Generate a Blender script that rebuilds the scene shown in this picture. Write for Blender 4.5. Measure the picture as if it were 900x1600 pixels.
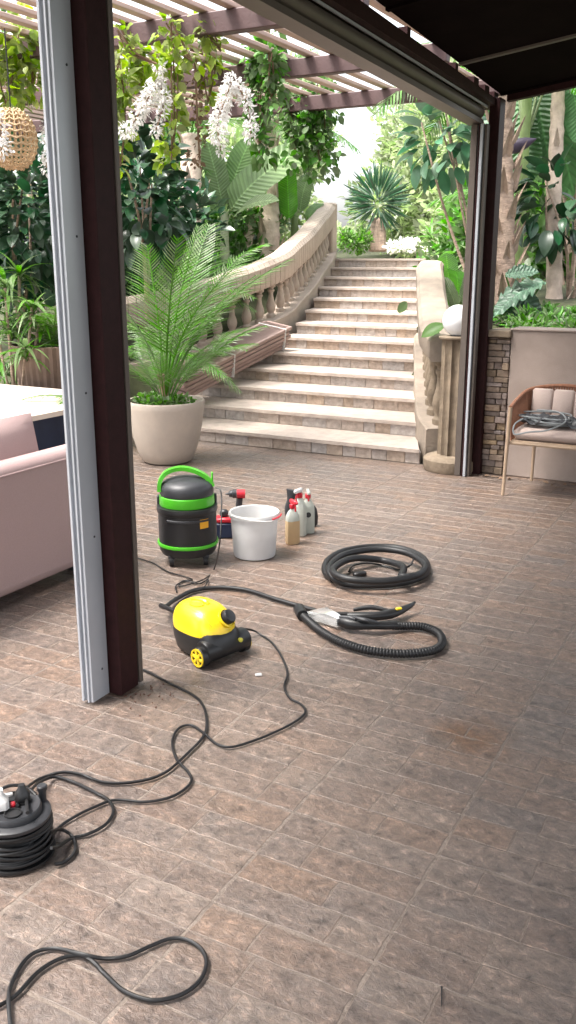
import bpy, math, random
import numpy as np
from mathutils import Vector, Matrix, Euler
random.seed(7); rng = np.random.default_rng(7)
R = math.radians
for o in list(bpy.data.objects): bpy.data.objects.remove(o)
S = bpy.context.scene; COL = S.collection

# ------------------------------------------------------------------ camera, sky, sun, exposure
F, CAMH, YAW = 1430.0, 1.55, R(28); PITCH = math.atan(395 / F)
cam = bpy.data.cameras.new('camera'); camo = bpy.data.objects.new('camera', cam); COL.objects.link(camo)
cam.sensor_fit = 'VERTICAL'; cam.sensor_height = 36; cam.lens = F / 1600 * 36; cam.clip_end = 2000; cam.clip_start = .05
camo.location = (0, 0, CAMH); camo.rotation_euler = (math.pi / 2 - PITCH, 0, YAW); S.camera = camo
S.render.resolution_x, S.render.resolution_y = 576, 1024
SUN_EL, SUN_AZ = R(64), R(-130)         # azimuth from +Y towards +X: soft sun from the garden side, left of the picture
w = bpy.data.worlds.new('World'); S.world = w; w.use_nodes = True
nt = w.node_tree; bg = nt.nodes['Background']
sky = nt.nodes.new('ShaderNodeTexSky'); sky.sky_type = 'NISHITA'; sky.sun_disc = False
sky.sun_elevation = SUN_EL; sky.sun_rotation = SUN_AZ; sky.air_density = 1.0; sky.dust_density = 5.0; sky.ozone_density = 1.0
hs = nt.nodes.new('ShaderNodeHueSaturation'); hs.inputs['Saturation'].default_value = .25
nt.links.new(sky.outputs[0], hs.inputs['Color']); nt.links.new(hs.outputs[0], bg.inputs[0]); bg.inputs[1].default_value = .15
sun = bpy.data.lights.new('sun', 'SUN'); suno = bpy.data.objects.new('sun', sun); COL.objects.link(suno)
sun.energy = 2.3; sun.angle = R(20); sun.color = (1, .95, .88)
sd = Vector((math.sin(SUN_AZ) * math.cos(SUN_EL), math.cos(SUN_AZ) * math.cos(SUN_EL), math.sin(SUN_EL)))
suno.rotation_euler = (-sd).to_track_quat('-Z', 'Y').to_euler()
S.view_settings.view_transform = 'Standard'; S.view_settings.look = 'None'; S.view_settings.exposure = 2.2; S.view_settings.gamma = 1

# ------------------------------------------------------------------ helpers
_r = Vector((math.cos(YAW), math.sin(YAW), 0)); _fh = Vector((-math.sin(YAW), math.cos(YAW), 0)); _z = Vector((0, 0, 1))
_fw = _fh * math.cos(PITCH) - _z * math.sin(PITCH); _up = _fh * math.sin(PITCH) + _z * math.cos(PITCH)
def at(x, y, Z=None, Y=None, X=None, D=None):
    """world point seen at photo pixel (x, y): on height Z, on plane Y or X, or at depth D"""
    d = _fw + _r * ((x - 450) / F) - _up * ((y - 800) / F)
    if Z is not None: t = (Z - CAMH) / d.z
    elif Y is not None: t = Y / d.y
    elif X is not None: t = X / d.x
    else: t = D
    return Vector((0, 0, CAMH)) + d * t

def crv(pts, n=8, closed=False):
    P = [Vector(p) for p in pts]; out = []; N = len(P)
    rg = range(N) if closed else range(N - 1)
    for i in rg:
        g = (lambda k: P[k % N]) if closed else (lambda k: P[max(0, min(N - 1, k))])
        a, b, c, d = g(i - 1), g(i), g(i + 1), g(i + 2)
        for k in range(n):
            t = k / n
            out.append(.5 * ((2 * b) + (c - a) * t + (2 * a - 5 * b + 4 * c - d) * t * t + (3 * b - a - 3 * c + d) * t ** 3))
    if not closed: out.append(P[-1])
    return out

class M:
    def __init__(s, T=None): s.v = []; s.f = []; s.T = T
    def add(s, v, f):
        o = len(s.v); T = s.T
        s.v += [tuple(T @ Vector(p)) if T else tuple(p) for p in v]
        s.f += [tuple(i + o for i in q) for q in f]; return s
    def box(s, c, d, b=0, rot=None):
        hx, hy, hz = d[0] / 2, d[1] / 2, d[2] / 2; c = Vector(c)
        if b == 0:
            v = [Vector((x * hx, y * hy, z * hz)) for x in (-1, 1) for y in (-1, 1) for z in (-1, 1)]
            f = [(0, 1, 3, 2), (4, 6, 7, 5), (0, 4, 5, 1), (2, 3, 7, 6), (0, 2, 6, 4), (1, 5, 7, 3)]
        else:
            b = min(b, hx * .95, hy * .95, hz * .95); v = []; idx = {}
            for x in (-1, 1):
                for y in (-1, 1):
                    for z in (-1, 1):
                        for k in range(3):
                            idx[x, y, z, k] = len(v)
                            v.append(Vector((x * (hx - (b if k != 0 else 0)), y * (hy - (b if k != 1 else 0)), z * (hz - (b if k != 2 else 0)))))
            f = []; I = lambda x, y, z, k: idx[x, y, z, k]
            for q in (-1, 1):
                f.append([I(q, -1, -1, 0), I(q, 1, -1, 0), I(q, 1, 1, 0), I(q, -1, 1, 0)][::q])
                f.append([I(-1, q, -1, 1), I(1, q, -1, 1), I(1, q, 1, 1), I(-1, q, 1, 1)][::-q])
                f.append([I(-1, -1, q, 2), I(1, -1, q, 2), I(1, 1, q, 2), I(-1, 1, q, 2)][::q])
            for a in (-1, 1):
                for e in (-1, 1):
                    f.append([I(a, e, -1, 0), I(a, e, 1, 0), I(a, e, 1, 1), I(a, e, -1, 1)][::(-a * e)])
                    f.append([I(a, -1, e, 0), I(a, 1, e, 0), I(a, 1, e, 2), I(a, -1, e, 2)][::(a * e)])
                    f.append([I(-1, a, e, 1), I(1, a, e, 1), I(1, a, e, 2), I(-1, a, e, 2)][::(-a * e)])
                    for g in (-1, 1):
                        f.append([I(a, e, g, 0), I(a, e, g, 1), I(a, e, g, 2)][::(a * e * g)])
        if rot is not None:
            m = rot if isinstance(rot, Matrix) else Euler(rot).to_matrix()
            v = [m @ p for p in v]
        return s.add([c + p for p in v], f)
    def loft(s, rings, caps=True, loop=True, closed=False):
        n = len(rings[0]); v = [p for r in rings for p in r]; f = []; m = len(rings)
        for i in range(m if closed else m - 1):
            j = (i + 1) % m
            for k in range(n if loop else n - 1):
                l = (k + 1) % n; f.append((i * n + k, i * n + l, j * n + l, j * n + k))
        if caps and not closed and loop: f.append(tuple(range(n))[::-1]); f.append(tuple((m - 1) * n + k for k in range(n)))
        return s.add(v, f)
    def tube(s, pts, r, n=8, closed=False, caps=True):
        P = [Vector(p) for p in pts]; N = len(P); rr = r if hasattr(r, '__len__') else [r] * N
        rings = []; nrm = None
        for i in range(N):
            a = P[i - 1] if (i or closed) else P[0]; b = P[(i + 1) % N] if (i < N - 1 or closed) else P[-1]
            t = (b - a); t = t.normalized() if t.length > 1e-9 else Vector((0, 0, 1))
            if nrm is None: nrm = t.orthogonal().normalized()
            nrm = (nrm - t * nrm.dot(t)); nrm = nrm.normalized() if nrm.length > 1e-6 else t.orthogonal().normalized()
            bn = t.cross(nrm)
            rings.append([P[i] + (nrm * math.cos(q) + bn * math.sin(q)) * rr[i] for q in (2 * math.pi * k / n for k in range(n))])
        return s.loft(rings, caps, True, closed)
    def lathe(s, prof, c=(0, 0, 0), n=24, caps=True, sx=1, sy=1):
        c = Vector(c)
        return s.loft([[c + Vector((r * sx * math.cos(2 * math.pi * k / n), r * sy * math.sin(2 * math.pi * k / n), z)) for k in range(n)] for r, z in prof], caps)
    def prism(s, poly, z0, z1):
        n = len(poly); v = [(x, y, z0) for x, y in poly] + [(x, y, z1) for x, y in poly]
        f = [tuple(range(n))[::-1], tuple(range(n, 2 * n))] + [(k, (k + 1) % n, n + (k + 1) % n, n + k) for k in range(n)]
        return s.add(v, f)
    def mesh(s, name, m, smooth=40):
        me = bpy.data.meshes.new(name); me.from_pydata(s.v, [], s.f); me.materials.append(m)
        if smooth:
            me.shade_smooth()
            try: me.set_sharp_from_angle(angle=R(smooth))
            except Exception: pass
        me.update(); return me
    def build(s, name, m, parent=None, smooth=40, **k): return obj(name, s.mesh(name, m, smooth), parent, **k)

WL = {}
def obj(name, me, parent=None, loc=(0, 0, 0), rot=None, scale=None, label=None, kind=None):
    o = bpy.data.objects.new(name, me); COL.objects.link(o); o.location = loc
    if rot is not None: o.rotation_euler = rot
    if scale is not None: o.scale = scale
    WL[o.name] = Vector(loc)
    if parent is not None:
        o.parent = parent; o.matrix_parent_inverse = Matrix.Translation(-WL[parent.name])
    if label: o['label'] = label
    if kind: o['kind'] = kind
    return o
def tag(o, label, cat, group=None, kind=None):
    o['label'] = label
    if cat: o['category'] = cat
    if group: o['group'] = group
    if kind: o['kind'] = kind
    return o
def thing(name, label, cat, loc, group=None):
    return tag(obj(name, None, None, loc), label, cat, group)
def struct(o): o['kind'] = 'structure'; return o
def TF(loc, rz=0, s=1): return Matrix.Translation(Vector(loc)) @ Matrix.Rotation(rz, 4, 'Z') @ Matrix.Scale(s, 4)
def facing(p): return math.atan2(-p[1], -p[0]) + math.pi / 2     # local -Y towards the camera

# ------------------------------------------------------------------ materials
def mat(name, col, rough=.6, var=.12, scale=6, bump=0., bscale=60, metal=0, orand=0., spec=.4, trans=0., col2=None, hrand=0., detail=6, alpha=1, transm=0, island=False, stretch=None, streak=None):
    m = bpy.data.materials.new(name); m.use_nodes = True; n = m.node_tree.nodes; L = m.node_tree.links; p = n['Principled BSDF']
    tc = n.new('ShaderNodeTexCoord'); src = tc.outputs['Object']
    if stretch:
        mp = n.new('ShaderNodeMapping'); mp.inputs['Scale'].default_value = stretch; L.new(src, mp.inputs[0]); src = mp.outputs[0]
    if orand or hrand or island:
        oi = n.new('ShaderNodeObjectInfo'); rnd = oi.outputs['Random']
        ad = n.new('ShaderNodeVectorMath'); ad.operation = 'ADD'; cb = n.new('ShaderNodeCombineXYZ')
        mu = n.new('ShaderNodeMath'); mu.operation = 'MULTIPLY'; mu.inputs[1].default_value = 37; 
        if island:
            ge = n.new('ShaderNodeNewGeometry'); a2 = n.new('ShaderNodeMath'); a2.operation = 'ADD'; L.new(rnd, a2.inputs[0]); L.new(ge.outputs['Random Per Island'], a2.inputs[1])
            fr = n.new('ShaderNodeMath'); fr.operation = 'FRACT'; L.new(a2.outputs[0], fr.inputs[0]); rnd = fr.outputs[0]
        L.new(rnd, mu.inputs[0]); L.new(mu.outputs[0], cb.inputs[0]); L.new(mu.outputs[0], cb.inputs[1]); L.new(src, ad.inputs[0]); L.new(cb.outputs[0], ad.inputs[1]); src = ad.outputs[0]
    nz = n.new('ShaderNodeTexNoise'); nz.inputs['Scale'].default_value = scale; nz.inputs['Detail'].default_value = detail; nz.inputs['Roughness'].default_value = .62; L.new(src, nz.inputs['Vector'])
    c1 = [max(0, c * (1 - var)) for c in col]; c2 = [min(1, c * (1 + var)) for c in (col2 or col)]
    mr = n.new('ShaderNodeMapRange'); mr.inputs[1].default_value = .3; mr.inputs[2].default_value = .7; L.new(nz.outputs[0], mr.inputs[0])
    mx = n.new('ShaderNodeMix'); mx.data_type = 'RGBA'; mx.inputs[6].default_value = (*c1, 1); mx.inputs[7].default_value = (*c2, 1); L.new(mr.outputs[0], mx.inputs[0]); out = mx.outputs[2]
    if orand or hrand:
        hv = n.new('ShaderNodeHueSaturation'); L.new(out, hv.inputs['Color'])
        mv = n.new('ShaderNodeMapRange'); mv.inputs[3].default_value = 1 - orand; mv.inputs[4].default_value = 1 + orand; L.new(rnd, mv.inputs[0]); L.new(mv.outputs[0], hv.inputs['Value'])
        if hrand:
            wn = n.new('ShaderNodeTexWhiteNoise'); wn.noise_dimensions = '1D'; L.new(rnd, wn.inputs['W'])
            mh = n.new('ShaderNodeMapRange'); mh.inputs[3].default_value = .5 - hrand; mh.inputs[4].default_value = .5 + hrand; L.new(wn.outputs[0], mh.inputs[0]); L.new(mh.outputs[0], hv.inputs['Hue'])
            ms = n.new('ShaderNodeMapRange'); ms.inputs[3].default_value = .55; ms.inputs[4].default_value = 1.35; L.new(wn.outputs[0], ms.inputs[0]); L.new(ms.outputs[0], hv.inputs['Saturation'])
        out = hv.outputs[0]
    L.new(out, p.inputs['Base Color']); p.inputs['Roughness'].default_value = rough; p.inputs['Metallic'].default_value = metal; p.inputs['Specular IOR Level'].default_value = spec
    if transm: p.inputs['Transmission Weight'].default_value = transm; p.inputs['IOR'].default_value = 1.3
    if alpha < 1: p.inputs['Alpha'].default_value = alpha
    if bump:
        b = n.new('ShaderNodeBump'); b.inputs['Strength'].default_value = bump; b.inputs['Distance'].default_value = .01
        n2 = n.new('ShaderNodeTexNoise'); n2.inputs['Scale'].default_value = bscale; n2.inputs['Detail'].default_value = 5; L.new(src, n2.inputs['Vector']); L.new(n2.outputs[0], b.inputs['Height']); L.new(b.outputs[0], p.inputs['Normal'])
    if trans:
        t = n.new('ShaderNodeBsdfTranslucent'); L.new(out, t.inputs[0]); ms = n.new('ShaderNodeMixShader'); ms.inputs[0].default_value = trans
        L.new(p.outputs[0], ms.inputs[1]); L.new(t.outputs[0], ms.inputs[2]); L.new(ms.outputs[0], n['Material Output'].inputs[0])
    return m
def leafmat(name, col, var=.3, trans=.35, rough=.45, col2=None): return mat(name, col, rough, var, 3, trans=trans, orand=.25, hrand=.02, island=True, col2=col2, spec=.5)

def stone_material():
    m = bpy.data.materials.new('floor_stone'); m.use_nodes = True; n = m.node_tree.nodes; L = m.node_tree.links; p = n['Principled BSDF']
    def N(t, **k):
        q = n.new(t)
        for a, b in k.items(): setattr(q, a, b)
        return q
    ge = N('ShaderNodeNewGeometry'); pos = ge.outputs['Position']; oi = N('ShaderNodeObjectInfo')
    a = N('ShaderNodeMath', operation='ADD'); L.new(oi.outputs['Random'], a.inputs[0]); L.new(ge.outputs['Random Per Island'], a.inputs[1]); fr = N('ShaderNodeMath', operation='FRACT'); L.new(a.outputs[0], fr.inputs[0])
    def noise(sc, det=6, rough=.6, dist=0., st=None):
        q = N('ShaderNodeTexNoise'); q.inputs['Scale'].default_value = sc; q.inputs['Detail'].default_value = det; q.inputs['Roughness'].default_value = rough; q.inputs['Distortion'].default_value = dist
        if st:
            mp = N('ShaderNodeMapping'); mp.inputs['Scale'].default_value = st; mp.inputs['Rotation'].default_value = (0, 0, .5); L.new(pos, mp.inputs[0]); L.new(mp.outputs[0], q.inputs['Vector'])
        else: L.new(pos, q.inputs['Vector'])
        return q.outputs[0]
    def ramp(src, stops):
        r = N('ShaderNodeValToRGB'); L.new(src, r.inputs[0]); el = r.color_ramp.elements
        while len(el) < len(stops): el.new(.5)
        for e, (q, c) in zip(el, stops): e.position = q; e.color = (*c, 1)
        return r.outputs[0]
    def mix(f, a_, b_, bt='MIX'):
        x = N('ShaderNodeMix', data_type='RGBA', blend_type=bt)
        if isinstance(f, float): x.inputs[0].default_value = f
        else: L.new(f, x.inputs[0])
        L.new(a_, x.inputs[6]); L.new(b_, x.inputs[7]); return x.outputs[2]
    base = ramp(fr.outputs[0], [(0, (.165, .122, .104)), (.2, (.20, .168, .15)), (.4, (.132, .106, .097)), (.6, (.225, .155, .118)), (.8, (.142, .127, .124)), (1, (.19, .132, .102))])
    cloud = ramp(noise(4.5, 8, .65, .6), [(.28, (.165, .142, .13)), (.5, (.172, .13, .108)), (.72, (.215, .155, .12))])
    c = mix(.46, base, cloud)
    sp = ramp(noise(24, 10, .78, .4, (1, 1.2, 1)), [(.34, (.2, .19, .19)), (.44, (.75, .75, .75)), (.56, (1.12, 1.12, 1.1)), (.68, (2.2, 2.1, 1.98))])
    c = mix(.95, c, sp, 'MULTIPLY')
    big = ramp(noise(1.1, 4, .6), [(.35, (.82, .80, .79)), (.65, (1.06, .98, .92))]); c = mix(.8, c, big, 'MULTIPLY')
    st_ = at(735, 1150, Z=0); ds = N('ShaderNodeVectorMath', operation='DISTANCE'); L.new(pos, ds.inputs[0]); ds.inputs[1].default_value = st_
    an = N('ShaderNodeMath', operation='MULTIPLY_ADD'); L.new(noise(9, 5, .6), an.inputs[0]); an.inputs[1].default_value = .25; L.new(ds.outputs['Value'], an.inputs[2])
    sm_ = N('ShaderNodeMapRange'); sm_.inputs[1].default_value = .15; sm_.inputs[2].default_value = .29; sm_.inputs[3].default_value = .8; sm_.inputs[4].default_value = 0; L.new(an.outputs[0], sm_.inputs[0])
    rust = N('ShaderNodeRGB'); rust.outputs[0].default_value = (.85, .58, .33, 1); mq = N('ShaderNodeMix', data_type='RGBA', blend_type='MULTIPLY'); L.new(sm_.outputs[0], mq.inputs[0]); L.new(c, mq.inputs[6]); L.new(rust.outputs[0], mq.inputs[7]); c = mq.outputs[2]
    L.new(c, p.inputs['Base Color']); p.inputs['Specular IOR Level'].default_value = .65
    rr = N('ShaderNodeMapRange'); rr.inputs[3].default_value = .24; rr.inputs[4].default_value = .46; L.new(noise(12, 6), rr.inputs[0]); L.new(rr.outputs[0], p.inputs['Roughness'])
    b1 = N('ShaderNodeBump'); b1.inputs['Strength'].default_value = .9; b1.inputs['Distance'].default_value = .007; L.new(noise(42, 9, .68, .6, (1, 1.3, 1)), b1.inputs['Height'])
    b2 = N('ShaderNodeBump'); b2.inputs['Strength'].default_value = .6; b2.inputs['Distance'].default_value = .012; L.new(noise(10, 4, .5, .8), b2.inputs['Height']); L.new(b1.outputs[0], b2.inputs['Normal']); L.new(b2.outputs[0], p.inputs['Normal'])
    return m
stone = stone_material()
grout = mat('floor_grout', (.182, .147, .123), .65, .3, 20, bump=.4, bscale=90)
earth = mat('garden_earth', (.045, .05, .022), .95, .4, 5, bump=.8, bscale=20)
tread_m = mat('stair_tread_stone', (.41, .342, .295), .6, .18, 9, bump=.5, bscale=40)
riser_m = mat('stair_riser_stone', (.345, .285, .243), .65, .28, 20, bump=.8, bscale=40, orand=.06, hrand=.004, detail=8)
cast = mat('cast_stone', (.36, .29, .24), .8, .12, 4, bump=.35, bscale=70)
cast_r = mat('dull_cast_stone', (.27, .22, .175), .85, .25, 4, bump=.4, bscale=60)
cast_old = mat('weathered_cast_stone', (.20, .155, .11), .85, .3, 8, bump=.6, bscale=50)
darkbrown = mat('dark_brown_paint', (.027, .0095, .010), .55, .2, 30, bump=.12, bscale=300, spec=.12)
black_wood = mat('dark_roof_sheet', (.006, .0035, .0035), .95, .3, 4, bump=.1, bscale=80, spec=.03)
alu = mat('grey_aluminium', (.47, .49, .53), .38, .06, 3, metal=.35, spec=.5)
alu_d = mat('taupe_aluminium', (.115, .094, .081), .5, .1, 4, metal=.2)
perg_m = mat('pergola_wood', (.46, .34, .29), .7, .2, 5, stretch=(6, .6, 6), orand=.12, bump=.2, bscale=40)
pergb_m = mat('pergola_beam_paint', (.085, .05, .05), .6, .15, 6, bump=.15, bscale=50)
pink = mat('pink_fabric', (.41, .295, .285), .95, .06, 220, bump=.35, bscale=500, spec=.1)
pot_m = mat('pale_concrete', (.42, .365, .31), .75, .15, 3, bump=.2, bscale=60, col2=(.40, .335, .275))
blackp = mat('black_plastic', (.010, .010, .011), .42, .2, 12, spec=.5, bump=.05, bscale=200)
darkp = mat('charcoal_plastic', (.028, .029, .033), .45, .15, 12, spec=.5)
rubber = mat('black_rubber', (.008, .008, .009), .5, .2, 10, spec=.45)
greenp = mat('green_plastic', (.07, .42, .02), .35, .08, 8)
yellowp = mat('yellow_plastic', (.80, .56, .015), .28, .05, 8, spec=.5)
orange = mat('amber_sticker', (.75, .36, .02), .5, .05, 8)
whitep = mat('white_plastic', (.72, .71, .70), .35, .05, 6, trans=.25)
redp = mat('red_plastic', (.50, .02, .035), .35, .1, 8)
navy = mat('navy_plastic', (.012, .022, .055), .45, .15, 8)
amberliq = mat('amber_bottle', (.62, .46, .27), .3, .06, 8, trans=.3)
clearbot = mat('clear_bottle', (.58, .60, .55), .25, .06, 8, trans=.4)
clearp = mat('clear_nozzle', (.75, .75, .74), .15, .05, 8, transm=.75)
greyc = mat('grey_cable', (.20, .215, .22), .5, .1, 8)
cushion = mat('beige_cushion', (.42, .335, .30), .95, .07, 200, bump=.3, bscale=400, spec=.1)
rope = mat('rust_rope', (.24, .11, .065), .85, .2, 60, bump=.4, bscale=200)
tanmetal = mat('tan_metal', (.36, .26, .18), .45, .08, 8)
wicker = mat('wicker', (.58, .42, .25), .7, .2, 40, bump=.3, bscale=120)
stucco = mat('beige_stucco', (.33, .265, .23), .9, .2, 2.2, bump=.25, bscale=150)
ledge_st = mat('ledge_stone', (.22, .165, .13), .85, .35, 14, bump=.9, bscale=45, orand=.28, hrand=.02)
ledge_top = mat('white_ledge_stone', (.62, .53, .46), .6, .1, 5, bump=.15, bscale=60)
globe_m = mat('opal_globe', (.85, .85, .86), .2, .02, 5, trans=.2)
bark = mat('palm_bark', (.30, .22, .17), .95, .4, 9, bump=1., bscale=30, stretch=(1, 1, 3))
bark_l = mat('pale_bark', (.48, .38, .31), .95, .3, 8, bump=.9, bscale=30)
white_fl = mat('white_petals', (.84, .83, .82), .8, .06, 8, trans=.4)
bud = mat('purple_bud', (.07, .05, .085), .5, .2, 8)
dead = mat('dry_vine', (.20, .13, .085), .9, .3, 8)
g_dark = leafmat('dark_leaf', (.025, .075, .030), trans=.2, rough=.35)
g_mid = leafmat('mid_leaf', (.10, .215, .045), trans=.45)
g_bright = leafmat('bright_leaf', (.12, .26, .04), trans=.5)
g_vine = leafmat('vine_leaf', (.20, .36, .05), trans=.6, col2=(.36, .44, .07))
def veined(m, f=150., amt=.22):
    n = m.node_tree.nodes; L = m.node_tree.links; p = n['Principled BSDF']; src = p.inputs['Base Color'].links[0].from_socket
    tc = n.new('ShaderNodeTexCoord'); sx = n.new('ShaderNodeSeparateXYZ'); L.new(tc.outputs['Object'], sx.inputs[0])
    ab = n.new('ShaderNodeMath'); ab.operation = 'ABSOLUTE'; L.new(sx.outputs[0], ab.inputs[0])
    sb = n.new('ShaderNodeMath'); sb.operation = 'MULTIPLY_ADD'; sb.inputs[1].default_value = -.6; L.new(ab.outputs[0], sb.inputs[0]); L.new(sx.outputs[1], sb.inputs[2])
    ml = n.new('ShaderNodeMath'); ml.operation = 'MULTIPLY'; ml.inputs[1].default_value = f; L.new(sb.outputs[0], ml.inputs[0]); sn = n.new('ShaderNodeMath'); sn.operation = 'SINE'; L.new(ml.outputs[0], sn.inputs[0])
    mr = n.new('ShaderNodeMapRange'); mr.inputs[1].default_value = .2; mr.inputs[2].default_value = 1; mr.inputs[3].default_value = 1; mr.inputs[4].default_value = 1 - amt; L.new(sn.outputs[0], mr.inputs[0])
    rb = n.new('ShaderNodeMapRange'); rb.inputs[1].default_value = .006; rb.inputs[2].default_value = .012; rb.inputs[3].default_value = 1.5; rb.inputs[4].default_value = 1; L.new(ab.outputs[0], rb.inputs[0])
    mm = n.new('ShaderNodeMath'); mm.operation = 'MULTIPLY'; L.new(mr.outputs[0], mm.inputs[0]); L.new(rb.outputs[0], mm.inputs[1])
    vm = n.new('ShaderNodeVectorMath'); vm.operation = 'SCALE'; L.new(src, vm.inputs[0]); L.new(mm.outputs[0], vm.inputs['Scale']); L.new(vm.outputs[0], p.inputs['Base Color'])
    for q in n:
        if q.type == 'BSDF_TRANSLUCENT': L.new(vm.outputs[0], q.inputs[0])
    bp = n.new('ShaderNodeBump'); bp.inputs['Strength'].default_value = .5; bp.inputs['Distance'].default_value = .01; L.new(sn.outputs[0], bp.inputs['Height']); L.new(bp.outputs[0], p.inputs['Normal'])
    return m
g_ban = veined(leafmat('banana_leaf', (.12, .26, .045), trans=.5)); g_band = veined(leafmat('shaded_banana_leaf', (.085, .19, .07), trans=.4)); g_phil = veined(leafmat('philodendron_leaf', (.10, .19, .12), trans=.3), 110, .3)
g_pale = leafmat('pale_leaf', (.31, .39, .18), trans=.5)  # lightened and yellowed: garden haze is put into this leaf colour
g_palm = leafmat('cycad_leaf', (.115, .235, .045), trans=.35, rough=.4)
g_blue = leafmat('blue_green_leaf', (.075, .17, .09), trans=.35)
white_wall = mat('white_wall', (.78, .75, .70), .8, .05, 3)

# ------------------------------------------------------------------ ground, terrain
g = M(); g.add([(-400, -400, -.06), (400, -400, -.06), (400, 400, -.06), (-400, 400, -.06)], [(0, 1, 2, 3)])
struct(g.build('ground', earth, smooth=0))
STY, STT, STR = 6.68, .48, .12
def stz(y): return STR + (y - STY) * STR / STT
LEDGE = [(6.0, -5.0), (7.2, -5.2), (8.35, -5.3), (9.0, -5.1), (9.57, -4.97), (9.98, -5.08), (10.5, -5.22), (11, -5.39), (11.6, -5.65), (12.44, -5.97), (14, -6.5)]
REDGE = [(6.0, -2.1), (6.47, -2.30), (7.14, -2.575), (7.63, -2.78), (8.1, -2.965), (8.6, -3.164), (9.08, -3.33), (9.57, -3.5), (10.0, -3.64), (10.95, -3.97), (11.57, -4.17), (12.44, -4.46), (14, -5.0)]
def ip(tab, y): return float(np.interp(y, [t[0] for t in tab], [t[1] for t in tab]))
def terr(x, y):
    hill = max(0, y - 17) * .05 + max(0, x + 1) * .1 * max(0, min(1, (y - 9) / 4))
    cen = min(max(stz(y) - .3, -.2), 1.5)
    left = min(.35 + max(0, y - 7.2) * .24, 1.55); right = min(.95 + max(0, y - 7) * .1, 1.55)
    l, r = ip(LEDGE, y), ip(REDGE, y)
    if y > 12.6: h = 1.5
    elif x < l - .5: h = left
    elif x > r + .35: h = right
    else: h = cen
    return h + min(hill, 5) + .04 * math.sin(x * 3.1 + y * 2.2)
gx = np.arange(-26, 16.01, .4); gy = np.concatenate([np.arange(7.0, 16, .4), np.arange(16, 70, 2.)])
m = M(); nx = len(gx)
m.add([(x, y, terr(x, y) if y > 7.01 else -.1) for y in gy for x in gx], [(j * nx + i, j * nx + i + 1, (j + 1) * nx + i + 1, (j + 1) * nx + i) for j in range(len(gy) - 1) for i in range(nx - 1)])
struct(m.build('garden_terrain', earth, smooth=60))

# terrace floor: square tiles, each printed as small stones that stand proud of the joints
TL = .4375; JX, JY = -.645, 2.07
fl = M(); fl.box((-2.5, 1.9, -.05), (16, 9.62, .094)); floor = struct(fl.build('terrace_floor', grout, smooth=0))
def stone_geo(L, W, sd):
    rd = random.Random(sd); n = 6; mrg = .0017; top = []; hx, hy = L / 2 - mrg, W / 2 - mrg
    pts = []
    for a, b, k in (((-hx, -hy), (hx, -hy), n), ((hx, -hy), (hx, hy), 3), ((hx, hy), (-hx, hy), n), ((-hx, hy), (-hx, -hy), 3)):
        for i in range(k):
            t = i / k; j = 0 if i == 0 else 1
            pts.append((a[0] + (b[0] - a[0]) * t + rd.uniform(-.004, .0012) * (1 if b[0] == a[0] else 0) * (1 if a[0] > 0 else -1), a[1] + (b[1] - a[1]) * t + rd.uniform(-.0045, .0012) * (1 if b[1] == a[1] else 0) * (1 if a[1] > 0 else -1)))
    N = len(pts); v = [(x, y, -.0032) for x, y in pts]; tz = rd.uniform(-.0022, -.0017); v += [(x - math.copysign(.0015, x), y - math.copysign(.0015, y), tz + rd.uniform(-.0002, .0002)) for x, y in pts]; v.append((0, 0, tz))
    f = [(k, (k + 1) % N, N + (k + 1) % N, N + k) for k in range(N)] + [(N + k, N + (k + 1) % N, 2 * N) for k in range(N)]
    return v, f
SL = [.13, .16, .19, .2188, .2475, .2775, .3075]; SG = {}; SM = {}
for i, L in enumerate(SL):
    for q in range(4):
        SG[i, q] = stone_geo(L, TL / 4, i * 10 + q); mm = M(); mm.add(*SG[i, q]); SM[i, q] = mm.mesh('stone', stone, 8)
stones = []
for ix in range(-17, 11):
    for iy in range(-7, 11):
        x0 = JX + ix * TL; y0 = JY + iy * TL
        for r_ in range(4):
            a = random.choice(range(7)); b = 6 - a; y = y0 + (r_ + .5) * TL / 4
            if y > 6.66 : continue
            sq = lambda v_, c_: c_ + (v_ - c_) * .990; y = sq(y, y0 + TL / 2); stones.append((sq(x0 + SL[a] / 2, x0 + TL / 2), y, a)); stones.append((sq(x0 + SL[a] + SL[b] / 2, x0 + TL / 2), y, b))
def inview(x, y):
    q = Vector((x, y, 0 - CAMH)); d = q.dot(_fw)
    if d < .3: return False
    px = 450 + F * q.dot(_r) / d; py = 800 - F * q.dot(_up) / d
    return -20 < px < 920 and py < 1620
near = sorted([s for s in stones if inview(s[0], s[1])], key=lambda s: s[0] ** 2 + s[1] ** 2)[:300]; nset = set(near)
rest = M()
for s_ in stones:
    q = random.randrange(4); fl_ = random.choice((0, math.pi))
    if s_ in nset: obj('stone', SM[s_[2], q], floor, (s_[0], s_[1], 0), (0, 0, fl_))
    else:
        v, f = SG[s_[2], q]; c = math.cos(fl_); rest.add([(s_[0] + c * x, s_[1] + c * y, z) for x, y, z in v], f)
rest.build('far_stones', stone, floor, 8, kind='stuff')

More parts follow.
